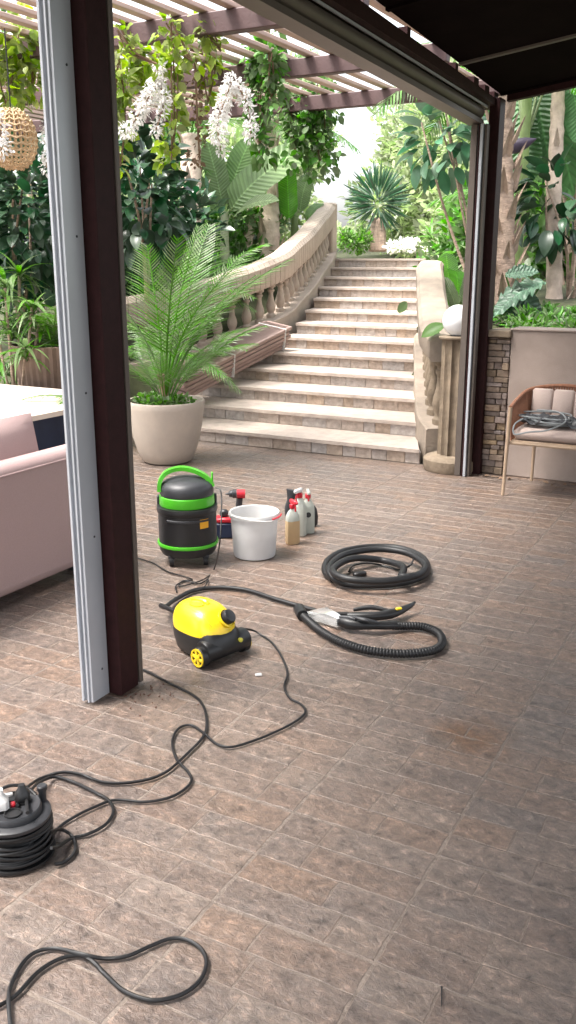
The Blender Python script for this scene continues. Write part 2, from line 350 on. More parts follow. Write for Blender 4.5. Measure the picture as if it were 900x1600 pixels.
# ------------------------------------------------------------------ stairs
st = thing('stone_staircase', 'wide stone staircase climbing from the terrace between two curved balustrades', 'stairs', (-3.6, STY, 0))
top_edge = []
for k in range(13):
    y0 = STY + k * STT; y1 = y0 + STT + .03; z = STR * (k + 1)
    la, lb, ra, rb = ip(LEDGE, y0), ip(LEDGE, y1), ip(REDGE, y0), ip(REDGE, y1)
    t = M(); pf = [(la, y0 - .022), (ra, y0 - .022), (rb, y1), (lb, y1)]
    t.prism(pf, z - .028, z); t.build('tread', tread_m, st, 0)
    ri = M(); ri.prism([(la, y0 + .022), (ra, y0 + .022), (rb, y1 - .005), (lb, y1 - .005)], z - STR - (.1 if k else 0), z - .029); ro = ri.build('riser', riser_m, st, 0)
    x = la; tg = 0
    while x < ra - .03:
        wd = min(random.uniform(.10, .24), ra - x)
        if ra - x - wd < .06: wd = ra - x
        pm = M(); pm.box((x + wd / 2, y0 + .013 + random.uniform(-.004, .003), z - .028 - (STR - .03) / 2 - .001), (wd - .003, .022, STR - .032), .002); pm.build('stone', riser_m, ro, 30); x += wd
pth = M(); ye = STY + 13 * STT; pth.prism([(ip(LEDGE, ye) - .2, ye - .03), (ip(REDGE, ye) + .2, ye - .03), (-4.6, 16), (-7.6, 16)], 1.40, 1.545)
struct(pth.build('garden_path', tread_m, smooth=0))

# ------------------------------------------------------------------ balustrades
BPROF = [(.055, 0), (.055, .035), (.04, .045), (.036, .06), (.05, .09), (.058, .13), (.052, .17), (.034, .22), (.026, .27), (.028, .30), (.042, .315), (.042, .33), (.03, .34), (.034, .355), (.055, .365), (.055, .40)]
def arclen(P): 
    s = [0]
    for a, b in zip(P, P[1:]): s.append(s[-1] + (b - a).length)
    return s
def balustrade(name, label, path, off, bh, railh, railw, spacing, skip, base_w, rib, mt, bm, low):
    P = crv(path, 12); L = arclen(P)
    t = thing(name, label, 'balustrade', (P[0].x, P[0].y, 0))
    zf = lambda p: stz(p.y) + off if p.z == 0 else p.z
    Pz = [Vector((p.x, p.y, zf(p))) for p in P]
    def sample(s):
        i = min(max(int(np.searchsorted(L, s)), 1), len(P) - 1); u = (s - L[i - 1]) / max(1e-6, L[i] - L[i - 1]); return Pz[i - 1].lerp(Pz[i], u), (Pz[i] - Pz[i - 1])
    N = int(L[-1] / .05)
    rings = []
    for i in range(N + 1):
        p, d = sample(L[-1] * i / N); n = Vector((d.y, -d.x, 0)).normalized(); h = base_w / 2
        rings.append([p - n * h + _z * -low, p + n * h + _z * -low, p + n * h - _z * .012, p + n * (h - .012), p - n * (h - .012), p - n * h - _z * .012])
    M().loft(rings).build('plinth', mt, t, 30)
    rings = []; NR = int(L[-1] / (.085 if rib else .05)) 
    for i in range(NR + 1):
        for e in (((0, .0), (.0, .9), (.011, .93), (.011, .99)) if rib else ((0, .0),)):
            s = min(L[-1], L[-1] * (i + e[1]) / NR)
            if i == NR and e[1] > 0: continue
            p, d = sample(s); n = Vector((d.y, -d.x, 0)).normalized(); h = railw / 2 - e[0]; z0 = bh + e[0]; z1 = bh + railh - e[0] * .4; b = railh * .22
            rings.append([p + n * a + _z * c for a, c in ((-h + .02, z0), (h - .02, z0), (h, z0 + .03), (h, z1 - b), (h - b * .6, z1 - b * .25), (h - b * 1.6, z1), (-h + b * 1.6, z1), (-h + b * .6, z1 - b * .25), (-h, z1 - b), (-h, z0 + .03))])
    M().loft(rings).build('handrail', mt, t, 35)
    me = M().lathe([(r, z / .4 * bh) for r, z in BPROF], n=14).mesh('baluster', bm, 40)
    s = spacing * .5
    while s < L[-1]:
        if s > skip:
            p, d = sample(s); obj('baluster', me, t, p - _z * .008, (0, 0, random.random()))
        s += spacing
    return t, Pz
lt, LP = balustrade('curved_balustrade', 'long pale balustrade with ribbed handrail curving up the left of the stairs',
    [(-7.0, 7.45, 0), (-6.5, 7.6, 0), (-6.0, 7.92, 0), (-5.62, 8.35, 0), (-5.45, 8.8, 0), (-5.33, 9.2, 0), (-5.27, 9.67, 0), (-5.36, 10.12, 0), (-5.49, 10.75, 0), (-5.68, 11.4, 0), (-5.86, 12.05, 0), (-6.02, 12.5, 0)], .08, .38, .30, .26, .215, .1, .30, True, cast, cast, .6)
e = M(); e.box((-6.04, 12.56, 1.93), (.26, .18, .80), .02); e.build('end_post', cast, lt)
rt, RP = balustrade('short_balustrade', 'weathered balustrade with broad flat handrail on the right of the stairs',
    [(-2.27, 6.86, 0), (-2.45, 7.14, 0), (-2.65, 7.63, 0), (-2.84, 8.1, 0), (-3.03, 8.6, 0), (-3.17, 8.95, 0), (-3.2, 9.08, 0)], .10, .52, .20, .26, .21, .1, .26, False, cast_r, cast_old, .5)
# fluted pillar with drum base
pc = Vector((-2.115, 6.64, 0)); nfl = 12; rings = []
for z in (.10, .98):
    ring = []
    for k in range(nfl * 6):
        a = 2 * math.pi * k / (nfl * 6); ph = (k % 6) / 6; r =   .112 - .022 * abs(math.sin(math.pi * ph)) ** .6
        ring.append(pc + Vector((r * math.cos(a), r * math.sin(a), z)))
    rings.append(ring)
M().loft(rings).build('fluted_pillar', cast_old, rt, 30)
M().lathe([(.205, 0), (.215, .02), (.213, .085), (.20, .10), (.165, .112), (.13, .118)], pc, 28).build('pillar_base', cast_old, rt, 35)
M().lathe([(.125, .98), (.135, .99), (.135, 1.0), (.10, 1.005)], pc, 28).build('pillar_cap', cast_old, rt, 35)
gl = thing('globe_lamp', 'white opal globe lamp on top of the fluted pillar', 'lamp', pc + _z * 1.006)
gc = pc + _z * 1.115
M().lathe([(.115 * math.sin(math.pi * k / 16) if 0 < k < 16 else .004, -.115 * math.cos(math.pi * k / 16)) for k in range(17)], gc, 28).build('globe', globe_m, gl, 60)
M().lathe([(.05, 1.006), (.05, 1.012), (.035, 1.02)], pc, 20).build('collar', darkp, gl)

# bundle of slats
a0 = Vector((-4.86, 6.86, .53)); a1 = Vector((-4.82, 8.85, .88)); dy = (a1 - a0).normalized(); dx = Vector((1, 0, -.18)); dx = (dx - dy * dx.dot(dy)).normalized(); dz = dx.cross(dy)
bun = thing('slat_bundle', 'bundle of brown wooden slats tied together lying on the left of the stairs', 'slats', (a0.x, a0.y, .24))
board_m = mat('brown_slat_paint', (.28, .195, .17), .6, .15, 6, stretch=(8, 1, 8), orand=.1)
rotm = Matrix((dx, dy, dz)).transposed()
for i in range(5):
    for j in range(2 if i == 4 else 1):
        L = (a1 - a0).length - random.uniform(0, .06); c = (a0 + a1) / 2 + dz * (-.20 + i * .046) + dx * random.uniform(-.012, .012) + dy * random.uniform(-.03, .03)
        w_ = .31
        M().box(c, (w_, L, .038), .006, rotm).build('slat', board_m, bun, 30)
for u in (.42, .93):
    c = a0.lerp(a1, u) + dz * -.108
    M().loft([[c + dx * x + dz * z + dy * yy for x, z in ((-.17, -.118), (.17, -.118), (.17, .116), (-.17, .116))] for yy in (-.006, .006)]).build('strap', white_fl, bun, 0)

# ------------------------------------------------------------------ porch frame
lp = thing('steel_post', 'dark brown steel post with pale grey blind track standing in the foreground', 'post', (-1.99, 2.46, 0))
M().box((-2.015, 2.465, 1.262), (.082, .105, 2.516), .004).build('column', darkbrown, lp, 30)
gr = M(); gr.box((-2.030, 2.360, 1.255), (.012, .092, 2.49), .001); gr.box((-2.0395, 2.311, 1.255), (.007, .010, 2.49), .001); gr.box((-2.0545, 2.325, 1.255), (.023, .008, 2.49), .001); gr.box((-2.066, 2.357, 1.255), (.010, .098, 2.49), .001); gr.build('guide_rail', alu, lp, 30)
for z_ in (.12, .62, 1.12, 1.62, 2.12):
    M().loft([[(x_, 2.372 + r_ * math.cos(a_), z_ + r_ * math.sin(a_)) for a_ in np.linspace(0, 2 * math.pi, 11)[:-1]] for x_, r_ in ((-2.0245, .0042), (-2.0225, .0042), (-2.0218, .003))]).build('screw', darkp, lp)
M().box((-1.995, 2.532, 1.262), (.05, .022, 2.50), .003).build('rear_trim', alu_d, lp, 30)
rp = thing('door_jamb_post', 'dark post with grey blind tracks at the far end of the opening', 'post', (-1.93, 6.55, 0))
M().box((-1.905, 6.62, 1.30), (.075, .13, 2.60), .004).build('column', darkbrown, rp, 30)
M().box((-2.005, 6.49, 1.213), (.045, .09, 2.424), .003).build('outer_channel', alu_d, rp, 30)
M().box((-1.968, 6.475, 1.213), (.012, .07, 2.424), .002).build('groove_strip', darkbrown, rp, 30)
M().box((-1.948, 6.465, 1.213), (.018, .075, 2.424), .002).build('guide_rail', alu, rp, 30)
M().box((-1.925, 6.48, 1.213), (.016, .06, 2.424), .002).build('inner_channel', alu_d, rp, 30)

bz = lambda y: 2.44 + .0315 * (6.15 - y)
bmn = thing('opening_beam', 'long dark beam with a roller blind box spanning the two posts', 'beam', (-1.97, 4.4, 2.4))
def sweep(sec, y0=1.2, y1=6.66, slope=None):
    zf = slope or bz
    return M().loft([[Vector((x, y, zf(y) + z)) for x, z in sec] for y in (y0, y1)])
sweep([(-2.065, .0), (-1.965, .0), (-1.965, .03), (-2.065, .03)], y1=6.52).build('bottom_rail', alu_d, bmn, 30)
sweep([(-2.01 + .055 * math.cos(a), .076 + .044 * math.sin(a)) for a in [2 * math.pi * k / 20 for k in range(20)]], y1=6.50).build('roller_box', alu_d, bmn, 40)
sweep([(-1.955, .108), (-1.945, .108), (-1.945, .120), (-1.955, .120)], y1=6.54).build('edge_trim', alu, bmn, 30)
rz0 = lambda y: 2.60 + .045 * (6.4 - y)
M().loft([[(-2.03, y, bz(y) + .123), (-1.90, y, bz(y) + .123), (-1.90, y, rz0(y)), (-2.03, y, rz0(y))] for y in (1.2, 6.70)]).build('main_beam', darkbrown, bmn, 30)
for y in (2.2, 3.15, 4.05, 4.92, 5.72, 6.12, 6.36, 6.58):
    M().box((-1.93, y, rz0(y) + .02), (.05, .05 if y < 6 else .1, .045)).build('spacer_block', darkbrown, bmn, 0)
# porch roof sloping down to the garden
ro = thing('porch_roof', 'dark sloping porch roof overhead with panel seams', 'roof', (0, 2, 2.7))
RS = math.tan(R(7.5)); rzz = lambda x, y: rz0(y) + .042 + (x + 1.93) * RS
ys = [-5.0, -3.6, -2.2, -.8, .6, 2.0, 3.35, 4.6, 5.75, 6.66]
for a, b in zip(ys, ys[1:]):
    v = []
    for y in (a + .012, b - .012):
        for x in (-1.90, 4.6):
            for dz_ in (0, .05): v.append((x, y, rzz(x, y) + dz_))
    M().add(v, [(0, 2, 6, 4), (1, 5, 7, 3), (0, 1, 3, 2), (4, 6, 7, 5), (0, 4, 5, 1), (2, 3, 7, 6)]).build('roof_panel', black_wood, ro, 0)
    v = []
    for y in (b - .02, b + .02):
        for x in (-1.90, 4.6):
            for dz_ in (-.012, .058): v.append((x, y, rzz(x, b) + dz_ + (.002 if b > 6.6 else 0)))
    M().add(v, [(0, 2, 6, 4), (1, 5, 7, 3), (0, 1, 3, 2), (4, 6, 7, 5), (0, 4, 5, 1), (2, 3, 7, 6)]).build('seam_batten', alu_d if abs(b - 5.75) < .01 else black_wood, ro, 0)
v = []
for y in (6.68, 6.74):
    for x in (-1.86, 4.6):
        for dz_ in (-.05, .07): v.append((x, y, rzz(x, 6.66) + dz_))
M().add(v, [(0, 2, 6, 4), (1, 5, 7, 3), (0, 1, 3, 2), (4, 6, 7, 5), (0, 4, 5, 1), (2, 3, 7, 6)]).build('fascia', darkbrown, ro, 0)

# ------------------------------------------------------------------ pergola
pg = thing('garden_pergola', 'wooden slatted pergola over the garden side of the terrace', 'pergola', (-5, 5, 2.8))
for y in (-1.95, -.55, .85, 2.25, 3.65, 5.04, 6.42, 7.85):  # first three beams are unseen, added to carry the sun-filtering slats
    M().box((-5.35, y, 2.88), (6.3, .08, .12), .006).build('beam', pergb_m, pg, 30)
for i in range(33):
    x = -2.28 - i * .19
    M().box((x, 2.85, 2.9585), (.065, 10.5, .030), .004).build('slat', perg_m, pg, 30)  # slats extended out of view, past the camera, to filter the sun
for x, y in ((-8.3, -1.95), (-8.3, 2.25), (-8.3, 7.85)):
    M().box((x, y, 1.38), (.11, .11, 2.84), .006).build('pergola_post', pergb_m, pg, 30)

# ------------------------------------------------------------------ right wall
WY = 6.62
rw = thing('stone_clad_wall', 'low garden wall end faced with rough stacked stones beside the dark post', 'wall', (-1.8, WY, 0))
M().box((-1.79, WY + .14, .505), (.16, .20, 1.01)).build('core', stucco, rw, 0)
z = .0
while z < 1.0:
    h = random.uniform(.028, .055); h = min(h, 1.005 - z); x = -1.875
    while x < -1.715:
        wd = min(random.uniform(.05, .13), -1.712 - x)
        if wd > .015:
            M().box((x + wd / 2, WY + .02 + random.uniform(-.012, .012), z + h / 2), (wd - .004, .055, h - .004), .004).build('ledge_stone', ledge_st, rw, 30)
        x += wd
    z += h
M().box((-1.79, WY + .09, 1.035), (.165, .26, .05), .006).build('cap_stone', cast_old, rw, 30)
pw = thing('plain_planter_wall', 'smooth beige rendered planter wall behind the rope chair', 'wall', (-.5, WY, 0))
M().box((1.15, WY + .12, .53), (5.72, .24, 1.06), .006).build('render', stucco, pw, 30)
M().box((1.15, WY + .12, 1.067), (5.74, .26, .012), .003).build('capping', stucco, pw, 30)

# ------------------------------------------------------------------ left: ledge, sofa, planter
lg = thing('white_stone_ledge', 'low pale stone ledge with rounded corner over a dark base behind the sofa', 'ledge', (-6, 5.7, 0))
cor = [(-4.93 - .35 + .35 * math.cos(a), 6.42 - .35 + .35 * math.sin(a)) for a in [R(10 * k) for k in range(10)]]
poly = [(-9, 4.75), (-5.06, 4.9), (-4.96, 5.1)] + cor + [(-9, 6.50)]
M().prism(poly, .36, .40).build('top_slab', ledge_top, lg, 30)
M().prism([(-7 + (x + 7) * .95, 5.6 + (y - 5.6) * .92) for x, y in poly], 0.004, .358).build('base', navy, lg, 30)
def soft(o, w_, seg=5):
    b = o.modifiers.new('rounding', 'BEVEL'); b.width = w_; b.segments = seg; b.limit_method = 'NONE'; return o
sf = thing('pink_sofa', 'pink fabric sofa seen from behind at the left edge', 'sofa', (-3.4, 2.6, 0))
soft(M().box((-3.06, 2.55, .355), (.15, 2.1, .61)).build('back', pink, sf, 50), .05)
soft(M().box((-3.52, 2.55, .24), (.76, 2.08, .30)).build('seat', pink, sf, 50), .05)
soft(M().box((-3.52, 3.52, .33), (.76, .15, .50)).build('arm', pink, sf, 50), .05)
for x in (-3.1, -3.8):
    for y in (1.7, 3.45): M().box((x, y, .03), (.06, .06, .056), .005).build('foot', darkp, sf, 30)
def pillow(c, sx, sy, sz, rx=0, ry=0, n=10):
    m = M(); v = []; f = []; ro_ = Euler((rx, ry, 0)).to_matrix(); c = Vector(c)
    for side in (1, -1):
        for i in range(n + 1):
            for j in range(n + 1):
                u, w_ = i / n * 2 - 1, j / n * 2 - 1; h = ((1 - u ** 4) * (1 - w_ ** 4)) ** .5
                pin = 1 - .06 * (1 - abs(u)) * abs(w_) ; pin2 = 1 - .06 * (1 - abs(w_)) * abs(u)
                v.append(c + ro_ @ Vector((side * sx / 2 * h, u * sy / 2 * pin, w_ * sz / 2 * pin2)))
    for s_ in (0, 1):
        o = s_ * (n + 1) ** 2
        for i in range(n):
            for j in range(n):
                q = (o + i * (n + 1) + j, o + (i + 1) * (n + 1) + j, o + (i + 1) * (n + 1) + j + 1, o + i * (n + 1) + j + 1); f.append(q if s_ == 0 else q[::-1])
    return m.add(v, f)
pillow((-3.25, 2.80, .61), .20, 1.25, .40, 0, R(-10)).build('back_cushion', pink, sf, 60)
M().tube([(-2.986, y, .617) for y in np.linspace(1.56, 3.54, 20)], .005, 6).build('piping', pink, sf)
M().tube([(-2.984, 3.545, z) for z in np.linspace(.10, .60, 12)], .005, 6).build('piping', pink, sf)
rbp = thing('ribbed_planter', 'dark brown ribbed planter behind the stone ledge', 'planter', (-6.35, 7.0, 0))
rings = []
for r0, z in ((.36, 0), (.42, .74), (.40, .745), (.385, .66)):
    rings.append([Vector((-6.35 + (r0 - .012 * (k % 2)) * math.cos(2 * math.pi * k / 72), 7.0 + (r0 - .012 * (k % 2)) * math.sin(2 * math.pi * k / 72), z)) for k in range(72)])
M().loft(rings).build('pot', mat('brown_ribbed', (.13, .085, .065), .7, .2, 6), rbp, 20)

# big pale pot
PC = at(257, 728, Z=0) + Vector((-.09, .17, 0)); PC.z = 0
pt = thing('round_planter', 'large rounded pale concrete planter at the foot of the stairs', 'planter', PC)
PR = [(.17, 0), (.198, .015), (.232, .09), (.262, .19), (.285, .31), (.30, .43), (.306, .48), (.30, .49), (.285, .488), (.28, .43)]
M().lathe(PR, PC, 40).build('pot', pot_m, pt, 50)
M().lathe([(.28, .435), (.15, .45), (.01, .46)], PC, 30).build('soil', earth, pt, 60)

# ------------------------------------------------------------------ vegetation helpers
def leaf_arr(P, D, N, L, Wd, fold=.15, droop=.2):
    """vectorised leaves: base P, direction D, normal N"""
    D = D / np.linalg.norm(D, axis=1)[:, None]; Sx = np.cross(D, N); Sx /= np.linalg.norm(Sx, axis=1)[:, None] + 1e-9; Nn = np.cross(Sx, D)
    L = L[:, None]; Wd = Wd[:, None]
    q = lambda f, w_, side: P + D * L * f - Nn * L * droop * f * f + Sx * Wd * (w_ * side) + Nn * Wd * (fold * w_ * 2)
    V = np.stack([P, q(.28, .40, 1), q(.62, .42, 1), P + D * L - Nn * L * droop, q(.62, .42, -1), q(.28, .40, -1), P + D * L * .45 - Nn * L * droop * .2], 1).reshape(-1, 3); k = np.arange(len(P))[:, None] * 7
    Fc = np.concatenate([k + np.array([[a_, (a_ + 1) % 6, 6]]) for a_ in range(6)], 0)
    return V, Fc
def npmesh(name, V, Fc, m):
    me = bpy.data.meshes.new(name); n = len(Fc); me.vertices.add(len(V)); me.vertices.foreach_set('co', V.astype(np.float32).ravel())
    me.loops.add(n * 3); me.loops.foreach_set('vertex_index', Fc.astype(np.int32).ravel()); me.polygons.add(n)
    me.polygons.foreach_set('loop_start', np.arange(0, 3 * n, 3, dtype=np.int32)); me.materials.append(m); me.update(calc_edges=True); me.validate(); return me
def blob_leaves(blobs, n, size, asp=.5, up=.4, hang=0):
    """leaves through clumps: blobs = (centre, radii)"""
    Ps, Ds = [], []
    vol = np.array([b[1][0] * b[1][1] * b[1][2] for b in blobs]) ** .7; vol /= vol.sum()
    for (c, rd), q in zip(blobs, vol):
        k = max(4, int(n * q)); d = rng.normal(size=(k, 3)); d /= np.linalg.norm(d, axis=1)[:, None]; rad = rng.uniform(.35, 1.05, k) ** .6
        Ps.append(np.array(c) + d * rad[:, None] * np.array(rd)); Ds.append(d + np.array([0, 0, up - hang]) + rng.normal(size=(k, 3)) * .5)
    P = np.concatenate(Ps); D = np.concatenate(Ds); N = rng.normal(size=P.shape) * .6 + np.array([0, 0, 1.]); L = size * rng.uniform(.6, 1.3, len(P))
    return leaf_arr(P, D, N, L, L * asp)
def bush(name, label, cat, base, blobs, n, size, m, asp=.5, group=None, trunk=None, tm=None, hang=0, part='foliage'):
    t = thing(name, label, cat, base, group); V, Fc = blob_leaves(blobs, n, size, asp, hang=hang)
    obj(part, npmesh(part, V, Fc, m), t)
    if trunk: M().tube(crv(trunk[0], 6), list(np.linspace(trunk[1], trunk[2], (len(trunk[0]) - 1) * 6 + 1)), 8).build('trunk', tm or bark, t)
    return t
def mkblobs(c, rad, k, r0, r1, flat=1):
    out = []
    for _ in range(k):
        d = Vector(rng.normal(size=3)).normalized() * rng.uniform(.2, 1) ** .5; r = rng.uniform(r0, r1)
        out.append(((c[0] + d.x * rad[0], c[1] + d.y * rad[1], c[2] + d.z * rad[2]), (r, r, r * flat)))
    return out
def leaf_mesh(name, L, Wd, m, kind='oval', bend=.2, fold=.12, nl=8, wav=0.):
    mm = M(); v = []; f = []
    for i in range(nl + 1):
        t = i / nl
        if kind == 'oval': w_ = Wd / 2 * math.sin(math.pi * min(1, .06 + t * .94)) ** .75
        elif kind == 'banana': w_ = Wd / 2 * min(1, t * 5 + .05) * (1 - max(0, (t - .72) / .28) ** 2) ** .5 if t < .999 else 0.002
        else: w_ = Wd / 2 * min(1, .35 + t * 3) * (1 - t) ** .7
        z = -bend * L * t * t; y = L * t * (1 - bend * .3 * t)
        wv = wav * math.sin(i * 2.4)
        for q in (-1, -.5, 0, .5, 1): v.append((q * w_, y, z + abs(q) * w_ * fold * 2 + (wv * q * w_)))
    for i in range(nl):
        for k in range(4): f.append((i * 5 + k, i * 5 + k + 1, (i + 1) * 5 + k + 1, (i + 1) * 5 + k))
    return mm.add(v, f).mesh(name, m, 80)
def place_leaf(parent, me, p, d, roll=0, s=1, name='leaf', up=None):
    d = Vector(d).normalized(); u = Vector(up) if up else _z; x = d.cross(u)
    x = x.normalized() if x.length > 1e-3 else Vector((1, 0, 0)); n = x.cross(d); mt = Matrix((x, d, n)).transposed()
    mt = mt @ Matrix.Rotation(roll, 3, 'Y'); return obj(name, me, parent, p, mt.to_euler(), (s, s, s))
def frond_mesh(name, L, W, m, n=34, bend=.5, rise=0, vee=.35, w0=.012, start=.12):
    """pinnate frond along +Y with a curved rachis"""
    mm = M(); pts = []
    for i in range(n + 1):
        t = i / n; a = bend * t * t; pts.append(Vector((0, L * (t - .18 * bend * t * t), rise * L * t - a * L * .6)))
    mm.tube(pts[::3] + [pts[-1]] if n % 3 else pts[::3], list(np.linspace(.009, .002, len(pts[::3]) + (1 if n % 3 else 0))), 5)
    for i in range(int(n * start), n):
        t = i / n; p = pts[i]; d = (pts[i + 1] - pts[i]).normalized()
        l = W * (math.sin(math.pi * min(1, .12 + t * .86)) ** .6)
        for s_ in (-1, 1):
            dr = (Vector((s_, 0, 0)) + d * (.55 + .5 * t) + _z * vee * (1 - .5 * t)).normalized(); dp = random.uniform(.15, .5)
            b = d * (w0 / 2); tip = p + dr * l * random.uniform(.9, 1.05) - _z * l * dp; md = p + dr * l * .55 - _z * l * dp * .25
            o = len(mm.v); mm.v += [tuple(p - b), tuple(p + b), tuple(md + b * .9), tuple(md - b * .9), tuple(tip)]; mm.f += [(o, o + 1, o + 2, o + 3), (o + 3, o + 2, o + 4)]
    return mm.mesh(name, m, 0)
def trunk_obj(parent, path, r0, r1, m, name='trunk', rings=0, n=12, jit=.1):
    P = crv(path, 10); N = len(P); rr = []
    for i in range(N):
        r = r0 + (r1 - r0) * i / (N - 1); r *= 1 + random.uniform(-jit, jit) * .5
        if rings and i % rings == 0: r *= 1.08
        rr.append(r)
    return M().tube(P, rr, n).build(name, m, parent, 50)

# ------------------------------------------------------------------ cycad in the pot
cy = thing('potted_palm', 'feathery green palm growing in the pale round planter', 'palm', PC + _z * .45)
fm = [frond_mesh('frond', 1.0, .22, g_palm, 50, b, 0, .12, .010, .3) for b in (.25, .45, .65)]
cb = PC + _z * .47
for i in range(15):
    a = i * 2.4 + random.uniform(-.2, .2); el = R(random.uniform(54, 86)); 
    d = Vector((math.cos(a) * math.cos(el), math.sin(a) * math.cos(el), math.sin(el))); s = random.uniform(.42, .72)
    place_leaf(cy, fm[1 + i % 2], cb + Vector((math.cos(a) * .04, math.sin(a) * .04, 0)), d, random.uniform(-.3, .3), s, 'frond')
for (x, y, D_, s) in ((398, 365, 6.9, .9), (352, 352, 7.2, .9), (318, 338, 7.4, 1.2), (285, 342, 7.0, 1.1), (240, 372, 7.2, 1.05), (215, 400, 6.9, .9), (340, 395, 6.9, .9), (300, 385, 6.6, .9), (262, 360, 6.5, 1.1)):
    tip = at(x, y, D=D_); d = tip - cb; d.z += .25 * d.length
    place_leaf(cy, fm[0 if s > 1 else 2], cb, d + Vector((0, 0, .3 * d.length if s < 1 else 0)), random.uniform(-.25, .25), (tip - cb).length * 1.03, 'frond')
for i in range(5):
    a = i * 1.3; M().tube(crv([cb + Vector((0, 0, -.03)), cb + Vector((math.cos(a) * .02, math.sin(a) * .02, .1)), cb + Vector((math.cos(a) * .05, math.sin(a) * .05, .22))], 4), .013, 6).build('stem', dead, cy)
gcv = tag(obj('ground_cover', npmesh('ground_cover', *blob_leaves(mkblobs((PC.x, PC.y, .475), (.22, .22, .02), 18, .04, .06, .6), 700, .045, .7), g_bright)), 'small bright leaves covering the soil of the round planter', 'plants', kind='stuff')

# ------------------------------------------------------------------ left plants
lv_rub = [leaf_mesh('leaf', .17, .085, g_dark, 'oval', b) for b in (.1, .25, .4)]
lv_rub_m = [leaf_mesh('leaf', .19, .095, g_blue, 'oval', b) for b in (.1, .25, .4)]
def leafy_shrub(name, label, cat, base, c, rad, n, meshes, s0, s1, stems=4, sm=None, hang=.3):
    t = thing(name, label, cat, base); c = Vector(c); base = Vector(base)
    for k in range(stems):
        e_ = c + Vector((random.uniform(-.6, .6) * rad[0], random.uniform(-.6, .6) * rad[1], random.uniform(.1, .8) * rad[2]))
        M().tube(crv([base, base.lerp(e_, .5) + Vector((random.uniform(-.1, .1), 0, .05)), e_], 5), list(np.linspace(.022, .008, 11)), 6).build('stem', sm or bark, t)
    for i in range(n):
        d = Vector(rng.normal(size=3)).normalized(); q = random.uniform(.25, 1) ** .5; p = c + Vector((d.x * rad[0], d.y * rad[1], d.z * rad[2])) * q
        dr = d + Vector((random.uniform(-.6, .6), random.uniform(-.9, .2), random.uniform(-.4, .5) - hang)); place_leaf(t, meshes[i % len(meshes)], p, dr, random.uniform(-.8, .8), random.uniform(s0, s1))
    return t
leafy_shrub('rubber_plant', 'dark glossy broad leaved shrub left of the foreground post', 'shrub', at(30, 520, D=9.6) * 1, at(28, 345, D=9.4), (.6, .5, .8), 420, lv_rub, .9, 1.5)
leafy_shrub('rubber_plant', 'dark glossy broad leaved shrub just right of the foreground post', 'shrub', at(230, 500, D=9.2), at(222, 315, D=9.0), (.42, .45, .7), 340, lv_rub, .9, 1.5)
strap = [leaf_mesh('leaf', .42, .065, g_bright, 'strap', b) for b in (.4, .7, 1.0)]
dr_ = thing('dracaena', 'strappy bright green dracaena behind the ledge at the left edge', 'shrub', at(30, 610, Z=.40))
for (x, y) in ((8, 450), (30, 430), (50, 480), (15, 520), (40, 545), (62, 500), (0, 570), (-10, 490), (25, 580)):
    h = at(x, y, D=8.9 + random.uniform(-.3, .3)); b_ = at(30 + (x - 30) * .4, 615, D=8.9)
    M().tube(crv([b_, b_.lerp(h, .5), h], 4), .014, 6).build('stem', bark, dr_)
    for i in range(26):
        a = i * 2.4; el = random.uniform(-.2, 1.2); place_leaf(dr_, strap[i % 3], h + Vector((0, 0, random.uniform(-.12, .05))), (math.cos(a) * math.cos(el), math.sin(a) * math.cos(el), math.sin(el)), random.uniform(-.3, .3), random.uniform(.6, 1.05))
ff = [frond_mesh('frond', .6, .14, g_palm, 26, b, .1, .15, .012, .1) for b in (.5, .9)]
def fern(label, c, n, s, el0=.1, el1=1.0, m=None):
    t = thing('fern', label, 'fern', c)
    for i in range(n):
        a = i * 2.4 + .4; el = random.uniform(el0, el1); place_leaf(t, (m or ff)[i % 2], c, (math.cos(a) * math.cos(el), math.sin(a) * math.cos(el), math.sin(el)), random.uniform(-.2, .2), s * random.uniform(.8, 1.15), 'frond')
fern('arching fern growing in the brown ribbed planter', Vector((-6.35, 7.0, .70)), 14, 1.3)
fern('low fern spreading over the pale stone ledge beside the post', Vector((-5.15, 5.95, .41)), 10, .8, .05, .5)
fern('fern filling the bed below the ribbed handrail', at(250, 560, D=8.3), 14, 1.3)
fern('fern among the balusters behind the planter', at(330, 560, D=8.9), 12, 1.0)
fern('fern rising behind the left balustrade', at(300, 470, D=10.3), 14, 1.7, .3, 1.2)

# ------------------------------------------------------------------ centre plants: palms, bananas
def palm_tree(label, base, top, r0, r1, m, nf=0, fs=1.5, group=None, boots=0, hm=None):
    t = thing('palm_tree', label, 'palm', base, group); b, e_ = Vector(base), Vector(top); mid = b.lerp(e_, .5) + Vector((random.uniform(-.05, .05), random.uniform(-.05, .05), 0))
    trunk_obj(t, [b, b.lerp(mid, .5), mid, mid.lerp(e_, .5), e_], r0, r1, m, rings=3)
    if boots:
        bm_ = leaf_mesh('leaf_base', .3, .12, hm or m, 'strap', -.15, .3)
        for i in range(boots):
            q = i / boots; p = b.lerp(e_, .1 + .88 * q); a = i * 2.4; rr = r0 + (r1 - r0) * q
            place_leaf(t, bm_, p + Vector((math.cos(a), math.sin(a), 0)) * rr * .85, (math.cos(a) * .35, math.sin(a) * .35, 1), 0, random.uniform(.6, 1.1), 'leaf_base', up=(math.cos(a), math.sin(a), 0))
    for i in range(nf):
        a = i * 2.4; el = random.uniform(-.1, 1.2); place_leaf(t, fpal[i % 2], e_, (math.cos(a) * math.cos(el), math.sin(a) * math.cos(el), math.sin(el)), random.uniform(-.3, .3), fs * random.uniform(.8, 1.1), 'frond')
    return t
fpal = [frond_mesh('frond', 1.0, .28, g_mid, 40, b, .15, .1, .018, .12) for b in (.6, 1.0)]
